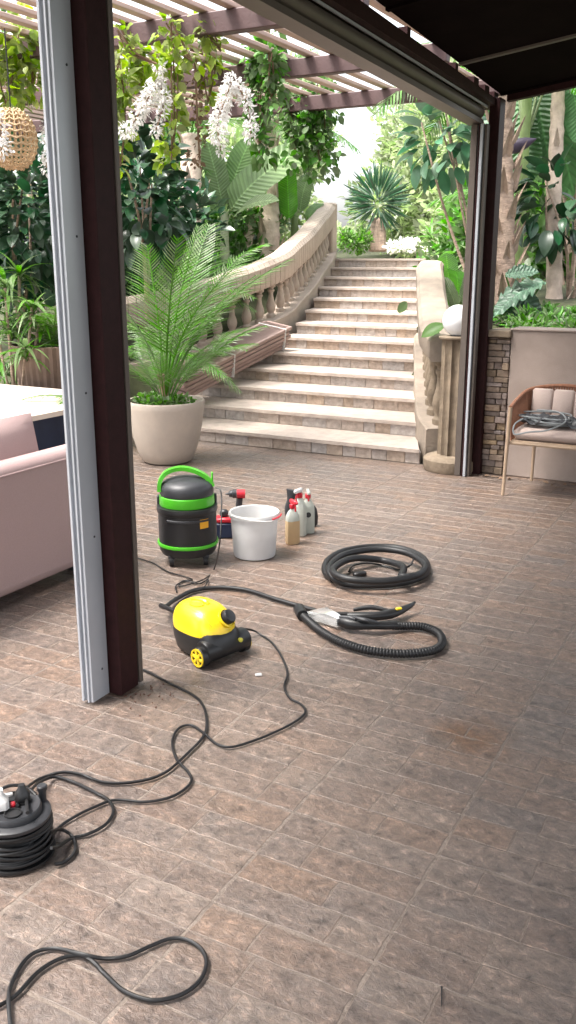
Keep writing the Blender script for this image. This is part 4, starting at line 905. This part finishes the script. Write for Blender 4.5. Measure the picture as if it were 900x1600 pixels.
# cordless drill behind the bucket
dp = at(372, 818, Z=0); DT = TF(dp, facing(dp))
dr = thing('cordless_drill', 'dark grey and red cordless drill standing behind the white bucket', 'drill', dp)
part('battery', redp, dr, lambda q: q.box((0, 0, .025), (.07, .11, .05), .008), DT)
part('grip', darkp, dr, lambda q: q.loft([[(x * .019 + dx_, y * .02, z) for x, y in ((-1, -.5), (-.5, -1), (.5, -1), (1, -.5), (1, .5), (.5, 1), (-.5, 1), (-1, .5))] for z, dx_ in ((.05, .0), (.10, .004), (.16, .012))]), DT)
part('motor_body', redp, dr, lambda q: q.loft([[(x, .026 * math.cos(b), .185 + .027 * math.sin(b)) for b in np.linspace(0, 2 * math.pi, 15)[:-1]] for x in (-.005, .025, .045)]), DT)
part('gear_case', darkp, dr, lambda q: q.loft([[(x, r * math.cos(b), .187 + r * math.sin(b)) for b in np.linspace(0, 2 * math.pi, 15)[:-1]] for x, r in ((-.006, .027), (-.03, .027), (-.032, .022), (-.05, .019), (-.055, .008), (-.075, .004))]), DT)
# blue case
xp = at(352, 838, Z=0); XT = TF(xp, facing(xp))
bx = thing('blue_toolbox', 'small navy and red tool case half hidden between vacuum and bucket', 'case', xp)
part('case_base', navy, bx, lambda q: q.box((.01, 0, .045), (.13, .09, .09), .008), XT)
part('case_lid', redp, bx, lambda q: q.box((.01, 0, .105), (.125, .086, .028), .008), XT)
part('carry_knob', darkp, bx, lambda q: (q.box((-.005, 0, .14), (.05, .04, .045), .012)), XT)

# ------------------------------------------------------------------ steam cleaner
w1 = at(307, 1029, Z=.035); w2 = at(379, 1002, Z=.035); ax = (w2 - w1); ax.z = 0; WD = ax.length; ax.normalize(); fwd = Vector((-ax.y, ax.x, 0)); rc = (w1 + w2) / 2; rc.z = 0
SA = math.atan2(ax.y, ax.x); ST = TF(rc, SA, .91)      # local x along the axle (left wheel -> right), local +y towards the front of the machine
sc = thing('steam_cleaner', 'yellow and black steam cleaner with yellow spoked wheel', 'steam cleaner', rc)
hw = WD / 2
LEN = .27
def sect(t, z, k): pass
def ell(cx, cy, a, b, z, n=32, p=2.6): return [(cx + a * math.copysign(abs(math.cos(u)) ** (2 / p), math.cos(u)), cy + b * math.copysign(abs(math.sin(u)) ** (2 / p), math.sin(u)), z) for u in [2 * math.pi * k / n for k in range(n)]]
bcy = .105; A, B = hw * .94, .155
part('base_tub', blackp, sc, lambda q: q.loft([ell(0, bcy, A * .80, B * .82, .012), ell(0, bcy, A * .88, B * .90, .022), ell(0, bcy, A * .97, B * .98, .07), ell(0, bcy, A, B, .112), ell(0, bcy, A * .985, B * .985, .118)]), ST, 40)
def dome(q):
    rr = []
    for u in np.linspace(0, math.pi / 2, 12):
        c, s_ = math.cos(u) ** .72, math.sin(u) ** .95; rr.append(ell(0, bcy + .025 * s_, max(.004, A * .99 * c), max(.004, B * .99 * c), .118 + .118 * s_, p=2.5))
    q.loft(rr)
dome_o = part('shell', yellowp, sc, dome, ST, 60)
def onshell(lx, ly):      # height of the dome at local x, y
    best = .118
    for u in np.linspace(0, math.pi / 2, 60):
        c, s_ = math.cos(u) ** .72, math.sin(u) ** .95
        if (abs(lx) / max(.004, A * .99 * c)) ** 2.5 + (abs(ly - bcy - .025 * s_) / max(.004, B * .99 * c)) ** 2.5 <= 1: best = .118 + .118 * s_
    return best
for i_, s_ in enumerate((-1, 1)):
    P_ = []
    for ly in np.linspace(bcy - .12, bcy + .13, 16):
        lx = s_ * A * .62 * (1 - .35 * ((ly - bcy) / .16) ** 2); P_.append((lx, ly, onshell(lx, ly) + .0006))
    part('shell_seam', mat('seam_yellow', (.42, .28, .01), .5, .05, 8), dome_o, lambda q: q.tube(crv(P_, 3), .0014, 5), ST)
part('rear_housing', blackp, sc, lambda q: q.loft([[(x, -.012 + .052 * r * math.cos(b), .062 + .050 * r * math.sin(b)) for b in np.linspace(0, 2 * math.pi, 21)[:-1]] for x, r in ((-hw + .012, .9), (-hw + .02, 1), (hw + .005, 1), (hw + .014, .9))]), ST, 40)
part('rear_shroud', blackp, sc, lambda q: q.loft([ell(0, bcy - .05, A * .93, .12, .07, p=3), ell(0, bcy - .055, A * .90, .11, .115, p=3), ell(0, bcy - .06, A * .80, .085, .135, p=3)]), ST, 40)
for s_ in (-1, 1):
    def whl(q):
        q.loft([[(s_ * x, -.012 + r * math.cos(b), .046 + r * math.sin(b)) for b in np.linspace(0, 2 * math.pi, 29)[:-1]] for x, r in ((hw - .02, .046), (hw + .012, .046), (hw + .016, .042), (hw + .014, .02))])
    wl_ = part('wheel', blackp, sc, whl, ST)
    def rim(q):
        q.loft([[(s_ * x, -.012 + r * math.cos(b), .046 + r * math.sin(b)) for b in np.linspace(0, 2 * math.pi, 29)[:-1]] for x, r in ((hw + .012, .041), (hw + .02, .041), (hw + .02, .034), (hw + .012, .034))], closed=True)
        q.loft([[(s_ * x, -.012 + r * math.cos(b), .046 + r * math.sin(b)) for b in np.linspace(0, 2 * math.pi, 17)[:-1]] for x, r in ((hw + .012, .015), (hw + .02, .015), (hw + .023, .010))])
        for k in range(6):
            a = k * math.pi / 3 + .2; q.box((s_ * (hw + .016), -.012 + .025 * math.cos(a), .046 + .025 * math.sin(a)), (.008, .026, .013), .001, (a, 0, 0))
    part('rim', yellowp, wl_, rim, ST)
kx, ky = .026, -.012; kz = onshell(kx, ky)
def tilt(lx, ly):
    e_ = .008; n_ = Vector((-(onshell(lx + e_, ly) - onshell(lx - e_, ly)), -(onshell(lx, ly + e_) - onshell(lx, ly - e_)), 2 * e_)).normalized(); return n_.to_track_quat('Z', 'Y').to_matrix().to_4x4()
KT = ST @ Matrix.Translation((kx, ky, kz - .004)) @ tilt(kx, ky) @ Matrix.Scale(1.22, 4)
part('filler_ring', yellowp, sc, lambda q: q.lathe([(.036, 0), (.037, .008), (.032, .010), (.030, .006), (.01, .005)], n=26), KT)
part('filler_cap', blackp, sc, lambda q: q.lathe([(.026, .004), (.027, .022), (.024, .028), (.008, .030)], n=22), KT)
gx_, gy_ = -.035, .115; GT = ST @ Matrix.Translation((gx_, gy_, onshell(gx_, gy_) - .001)) @ tilt(gx_, gy_)
part('grip_recess', mat('recess_yellow', (.55, .36, .01), .4, .05, 8), sc, lambda q: q.lathe([(.036, 0), (.036, .003), (.03, .003), (.02, -.002), (.002, -.002)], n=24, sx=1.1, sy=.6), GT)
part('carry_grip', yellowp, sc, lambda q: q.tube(crv([(-.045, .026, -.008), (-.025, .030, .002), (.025, .030, .002), (.045, .026, -.008)], 5), .010, 8), GT)
part('power_button', mat('lime_button', (.65, .6, .08), .4, .05, 8), sc, lambda q: q.loft([[(hw * .55 + r * math.cos(b), y, .085 + r * math.sin(b)) for b in np.linspace(0, 2 * math.pi, 15)[:-1]] for y, r in ((-.055, .010), (-.068, .010), (-.072, .006))]), ST)
part('valve', blackp, sc, lambda q: q.loft([[(hw * .62 + r * math.cos(b), y, .135 + r * math.sin(b)) for b in np.linspace(0, 2 * math.pi, 13)[:-1]] for y, r in ((.02, .009), (-.008, .009), (-.012, .006))]), ST)
fr_l = Vector((-.01, bcy + B * .93, .135)); frw = ST @ fr_l
part('hose_socket', blackp, sc, lambda q: q.loft([[(fr_l.x + r * math.cos(b), fr_l.y + y, fr_l.z + r * math.sin(b)) for b in np.linspace(0, 2 * math.pi, 17)[:-1]] for y, r in ((-.06, .030), (.01, .030), (.035, .024), (.05, .02))]), ST)
so = ST @ Vector((fr_l.x, fr_l.y + .05, fr_l.z))

def floor_line(name, label, cat, pts, r, m, n=6, zs=None, sub=8, corr=0, group=None, ends=()):
    P = []
    for i, q in enumerate(pts):
        if isinstance(q, Vector): P.append(q)
        else: P.append(at(q[0], q[1], Z=(q[2] if len(q) > 2 else r + .003)))
    C_ = crv(P, sub)
    t = thing(name, label, cat, (C_[0].x, C_[0].y, 0), group)
    if corr:
        L = arclen(C_); N = int(L[-1] / corr); Q = []; rr = []
        li = 1
        for i in range(N * 3 + 1):
            s = L[-1] * i / (N * 3)
            while li < len(L) - 1 and L[li] < s: li += 1
            Q.append(C_[li - 1].lerp(C_[li], (s - L[li - 1]) / max(1e-6, L[li] - L[li - 1]))); rr.append(r if i % 3 else r * .80)
        M().tube(Q, rr, n).build('hose', m, t, 50)
    else: M().tube(C_, r, n).build('line', m, t, 60)
    return t, C_
# steam hose and gun
sh, shc = floor_line('steam_hose', 'thin black steam hose from the steam cleaner to its gun', 'hose', [so, (252, 946, .10), (258, 948, .05), (275, 936, .02), (305, 922), (345, 918), (385, 922), (430, 936), (468, 947), (510, 958, .02), (545, 960, .02)], .0105, rubber, 8)
gun0, gun1 = at(543, 962, Z=.028), at(632, 952, Z=.03)
gn = thing('steam_gun', 'black steam gun with a yellow button lying beyond the spray handle', 'steam gun', (gun0.x, gun0.y, 0))
def bar(name, m, parent, pts, W, Hh, n=10, sub=4):
    P = crv(pts, sub); k = np.linspace(0, 1, len(P)); W_ = np.interp(k, np.linspace(0, 1, len(W)), W); H_ = np.interp(k, np.linspace(0, 1, len(Hh)), Hh); rings = []
    for i, p in enumerate(P):
        t = (P[min(len(P) - 1, i + 1)] - P[max(0, i - 1)]).normalized(); x = t.cross(_z).normalized(); u = x.cross(t)
        rings.append([p + x * W_[i] * math.cos(a) + u * H_[i] * math.sin(a) for a in [2 * math.pi * q / n for q in range(n)]])
    return M().loft(rings).build(name, m, parent, 50)
bar('body', blackp, gn, [gun0, at(585, 963, Z=.03), at(618, 957, Z=.035), at(646, 944, Z=.045)], [.014, .022, .02, .026, .018, .008], [.014, .020, .02, .022, .016, .008])
bar('guard', blackp, gn, [at(552, 953, Z=.03), at(580, 949, Z=.04), at(606, 954, Z=.035)], [.007, .012, .007], [.008, .012, .008])
M().box(at(623, 951, Z=.06), (.028, .016, .010), .003, (0, 0, .8)).build('yellow_button', yellowp, gn)
bar('lance_tip', blackp, gn, [at(640, 947, Z=.043), at(648, 941, Z=.05)], [.008, .006], [.008, .006])
# extraction tool with clear nozzle and its corrugated hose
et = thing('spray_extraction_tool', 'black upholstery tool with clear plastic nozzle on the floor', 'cleaning tool', (at(540, 970, Z=0).x, at(540, 970, Z=0).y, 0))
n0, n1, n2 = at(532, 972, Z=.035), at(503, 958, Z=.03), at(487, 951, Z=.03)
def noz2():
    t = (n2 - n0).normalized(); t.z = 0; x = Vector((t.y, -t.x, 0)).normalized(); rings = []
    for q, W_, z0, z1 in ((0, .020, .015, .055), (.35, .03, .010, .055), (.75, .055, .006, .045), (1, .062, .004, .022)):
        p = n0.lerp(n2, q); rings.append([Vector((p.x, p.y, 0)) + x * a + _z * c for a, c in ((-W_, z0), (W_, z0), (W_, z1 * .8), (W_ * .8, z1), (-W_ * .8, z1), (-W_, z1 * .8))])
    M().loft(rings).build('clear_nozzle', clearp, et, 30)
noz2()
bar('handle', blackp, et, [at(528, 969, Z=.035), at(548, 975, Z=.035), at(575, 977, Z=.035), at(620, 977, Z=.03)], [.02, .024, .02, .018, .019], [.02, .026, .022, .018, .019])
bar('spray_lever', darkp, et, [at(548, 963, Z=.065), at(570, 968, Z=.07), at(592, 973, Z=.055)], [.008, .012, .006], [.006, .008, .005])
bar('spray_jet', darkp, et, [at(530, 964, Z=.055), at(545, 965, Z=.06), at(556, 968, Z=.06)], [.007, .010, .008], [.007, .01, .008])
cht, _c = floor_line('corrugated_hose', 'thick corrugated black hose looping from the clear nozzle tool', 'hose', [(612, 978, .03), (632, 978), (660, 979), (683, 988), (691, 1002), (682, 1014), (655, 1020), (615, 1021), (570, 1015), (530, 1002), (500, 985), (482, 970), (470, 958), (468, 951)], .0185, rubber, 12, corr=.013, sub=6)
cf = M().tube([at(473, 962, Z=.026), at(467, 951, Z=.026)], .026, 14); cf.build('cuff', blackp, cht)
# coiled hose
cl = [(520, 905), (508, 893), (512, 876), (535, 862), (575, 855), (620, 856), (655, 868), (668, 885), (660, 900), (630, 910), (585, 914), (540, 912), (518, 900, .05), (516, 884, .06), (540, 866, .06), (590, 858, .065), (636, 864, .065), (664, 882, .06), (656, 897, .06), (628, 901, .065), (630, 886, .05), (600, 876, .03), (560, 872, .06), (535, 878, .065), (520, 893, .07), (545, 905, .07), (600, 908, .065), (640, 902, .07)]
floor_line('coiled_hose', 'coil of smooth black vacuum hose lying on the floor behind the tools', 'hose', cl, .0178, rubber, 10, sub=6)
lwt, _c = floor_line('loose_wire', 'thin black cord lying inside the coiled hose', 'cord', [(545, 893), (552, 884), (575, 880), (600, 884), (622, 890), (640, 884, .08), (646, 874, .09)], .005, rubber)
pl = M(); pl.box(at(562, 897, Z=.012), (.07, .03, .024), .006, (0, 0, .9)); pl.build('plug', blackp, lwt)

# ------------------------------------------------------------------ cords
floor_line('vacuum_cord', 'thin black cord hanging from the vacuum head to the floor', 'cord', [at(337, 762, D=4.42), at(345, 768, D=4.40), at(346, 800, D=4.36), at(343, 850, D=4.30), (335, 888), (322, 903), (300, 912), (280, 916), (285, 908), (300, 905), (262, 893), (240, 880), (215, 872)], .0035, rubber)
floor_line('vacuum_cord', 'loose thin loops of cord between vacuum and steam cleaner', 'cord', [(276, 925), (275, 915), (290, 908), (312, 912), (325, 905), (318, 918, .02), (300, 925)], .0035, rubber)
floor_line('winding_cable', 'black power cord winding from the steam cleaner to the cable reel', 'cord', [ST @ Vector((hw * .9, .03, .10)), (392, 984, .03), (408, 992), (425, 1004), (440, 1026), (449, 1052), (444, 1072), (452, 1090), (470, 1100), (477, 1112), (465, 1125), (438, 1140), (400, 1156), (362, 1167), (338, 1162), (318, 1145), (298, 1133), (278, 1139), (269, 1160), (276, 1186), (293, 1205), (299, 1220), (286, 1235), (262, 1247), (225, 1253), (180, 1250), (145, 1262), (115, 1277), (92, 1293), (80, 1312, .03)], .0045, rubber)
floor_line('extension_cable', 'black cable running from behind the post to the cable reel', 'cord', [(214, 1044), (232, 1050), (262, 1066), (300, 1085), (317, 1102), (323, 1128), (318, 1150), (295, 1175), (258, 1207), (215, 1221), (165, 1223), (125, 1210), (95, 1207), (62, 1217), (40, 1232, .05), (30, 1242, .10), (27, 1258, .155)], .0050, rubber)
floor_line('extension_cable', 'black cable looping back beside the cable reel', 'cord', [at(43, 1270, Z=.165), (42, 1246, .15), (50, 1233, .09), (62, 1222, .04), (85, 1214), (115, 1222), (150, 1239), (170, 1251), (177, 1268), (165, 1288), (140, 1302), (112, 1310), (92, 1322, .04), (80, 1325, .06)], .0050, rubber)
floor_line('extension_cable', 'short loop of cable springing from the drum of the reel', 'cord', [(78, 1300, .07), (95, 1296, .03), (112, 1306), (118, 1324), (112, 1338), (98, 1348), (86, 1350, .012)], .0050, rubber)
bl_ = [(-6, 387), (0, 384), (60, 345), (130, 270), (200, 225), (270, 208), (320, 225, .012), (370, 275), (430, 330), (500, 360), (560, 366), (640, 345), (700, 300), (725, 240), (710, 190), (660, 155), (600, 150), (530, 175), (450, 210), (370, 220), (290, 205, .018), (200, 185), (130, 195), (80, 235), (40, 310), (30, 370, .014), (36, 450), (42, 520)]
floor_line('extension_cable', 'loop of black cable on the floor in the bottom left corner', 'cord', [(q[0] / 2.25, 1400 + q[1] / 2.25) + q[2:] for q in bl_], .0050, rubber)
# cable reel
rp_ = at(27, 1333, Z=0); RT = TF(rp_, facing(rp_), .95)
rl = thing('cable_reel', 'black cable reel lying flat with plugs in its socket face', 'cable reel', rp_)
part('lower_flange', blackp, rl, lambda q: q.lathe([(.10, .004), (.108, .006), (.108, .014), (.09, .016)], n=36), RT)
part('upper_flange', darkp, rl, lambda q: q.lathe([(.05, .118), (.100, .118), (.103, .122), (.103, .130), (.096, .134), (.05, .134)], n=40), RT)
part('socket_face', darkp, rl, lambda q: q.lathe([(.078, .134), (.078, .150), (.074, .155), (.070, .153), (.002, .151)], n=36), RT)
def wnd(q):
    for l in range(2):
        P = []
        for i in range(200):
            a = i * 2 * math.pi / 22; u = i / 200; P.append(Vector(((.088 + .008 * l + .006 * math.sin(i * .31)) * math.cos(a), (.088 + .008 * l + .006 * math.sin(i * .31)) * math.sin(a), .022 + .088 * (.5 - .5 * math.cos(u * math.pi * (3 + l)))) + Vector()) if False else Vector(((.088 + .008 * l + .006 * math.sin(i * .31)) * math.cos(a), (.088 + .008 * l + .006 * math.sin(i * .31)) * math.sin(a), .024 + .086 * (.5 - .5 * math.cos(u * math.pi * (3 + l))))))
        q.tube(crv(P, 2), .0052, 6)
    q.lathe([(.08, .012), (.088, .03), (.088, .10), (.08, .119)], n=30)
part('wound_cable', rubber, rl, wnd, RT, 60)
part('winding_knob', darkp, rl, lambda q: q.lathe([(.010, .13), (.011, .165), (.015, .172), (.015, .182), (.012, .185)], c=(.083, .03, 0), n=16), RT)
part('carry_hoop', blackp, rl, lambda q: q.tube([(.074 * math.cos(a), .074 * math.sin(a), .152 + .022 * math.sin(math.pi * k / 20)) for k, a in enumerate(np.linspace(.5, 2.7, 21))], .005, 7), RT)
for x, y in ((-.032, -.005), (.028, .018), (-.002, -.04), (0, .045)):
    part('socket', blackp, rl, lambda q: q.lathe([(.024, .1515), (.024, .158), (.021, .158), (.020, .154), (.002, .154)], c=(x, y, 0), n=22), RT)
part('switch', redp, rl, lambda q: q.box((0, .0, .157), (.014, .02, .012), .003), RT)
part('terminal_strip', whitep, rl, lambda q: (q.box((-.012, .056, .156), (.03, .012, .01), .002), q.box((.035, .05, .156), (.022, .012, .01), .002)), RT)
wp = thing('white_plug', 'white plug pushed into the cable reel', 'plug', RT @ Vector((-.032, -.005, .15)))
part('plug_body', whitep, wp, lambda q: q.loft([[(-.032 + x * r, -.005 + y * r, z) for x, y in ((-1, -.6), (-.6, -1), (.6, -1), (1, -.6), (1, .6), (.6, 1), (-.6, 1), (-1, .6))] for z, r in ((.159, .022), (.182, .022), (.19, .016), (.20, .010), (.215, .009))]), RT, 40)
kp = thing('black_plug', 'black plug pushed into the cable reel', 'plug', RT @ Vector((.028, .018, .15)))
part('plug_body', blackp, kp, lambda q: q.loft([[(.028 + x * r, .018 + y * r, z) for x, y in ((-1, -.6), (-.6, -1), (.6, -1), (1, -.6), (1, .6), (.6, 1), (-.6, 1), (-1, .6))] for z, r in ((.159, .020), (.178, .020), (.188, .013), (.205, .008))]), RT, 40)

# ------------------------------------------------------------------ small litter
sp_ = at(404, 1054, Z=.004); tag(M().box(sp_, (.026, .016, .006), .002, (.1, 0, .6)).build('paper_scrap', whitep), 'tiny white scrap on the floor in front of the steam cleaner', 'litter')
ts = at(690, 1542, Z=.004), at(690, 1572, Z=.004); tag(M().tube([ts[0], ts[0].lerp(ts[1], .12), ts[1]], [.003, .0018, .0012], 6).build('nail', rubber), 'small dark nail lying on the floor near the bottom', 'litter')
gl_m = leaf_mesh('leaf', .12, .07, g_bright, 'oval', .2)
for lb, x, y, x1, y1, D_ in (('single green leaf hanging in front of the stairs', 622, 488, 637, 470, 6.9), ('bright green leaf in front of the pillar top', 694, 508, 657, 522, 7.0), ('bright green leaf tucked beside the globe lamp', 686, 524, 672, 508, 7.05)):
    a, b = at(x, y, D=D_), at(x1, y1, D=D_); o = place_leaf(None, gl_m, a, b - a, .3, (b - a).length / .115, 'green_leaf', up=(.4, -.7, .5)); tag(o, lb, 'leaf')
dl = leaf_mesh('leaf', .05, .025, dead, 'oval', .3)
for i in range(22):
    x = random.uniform(-1.82, -.9); y = 6.55 - abs(random.gauss(0, .05))
    o = place_leaf(None, dl, (x, y, .008), (random.uniform(-1, 1), random.uniform(-1, 1), .1), random.uniform(-.5, .5), random.uniform(.6, 1.2), 'fallen_leaf'); tag(o, 'dry fallen leaf on the floor along the foot of the wall', 'leaf', 'fallen leaves along the wall')

cr = M()
for i in range(45):
    p = at(random.gauss(232, 32), random.gauss(1086, 11), Z=.002); r = random.uniform(.001, .004); cr.box((p.x, p.y, .003), (r * 2, r * 1.4, .004), .001, (0, 0, random.uniform(0, 3)))
tag(cr.build('dirt_crumbs', mat('rust_dirt', (.10, .045, .03), .9, .3, 30), smooth=0), 'reddish brown crumbs of dirt scattered at the foot of the foreground post', 'dirt', kind='stuff')
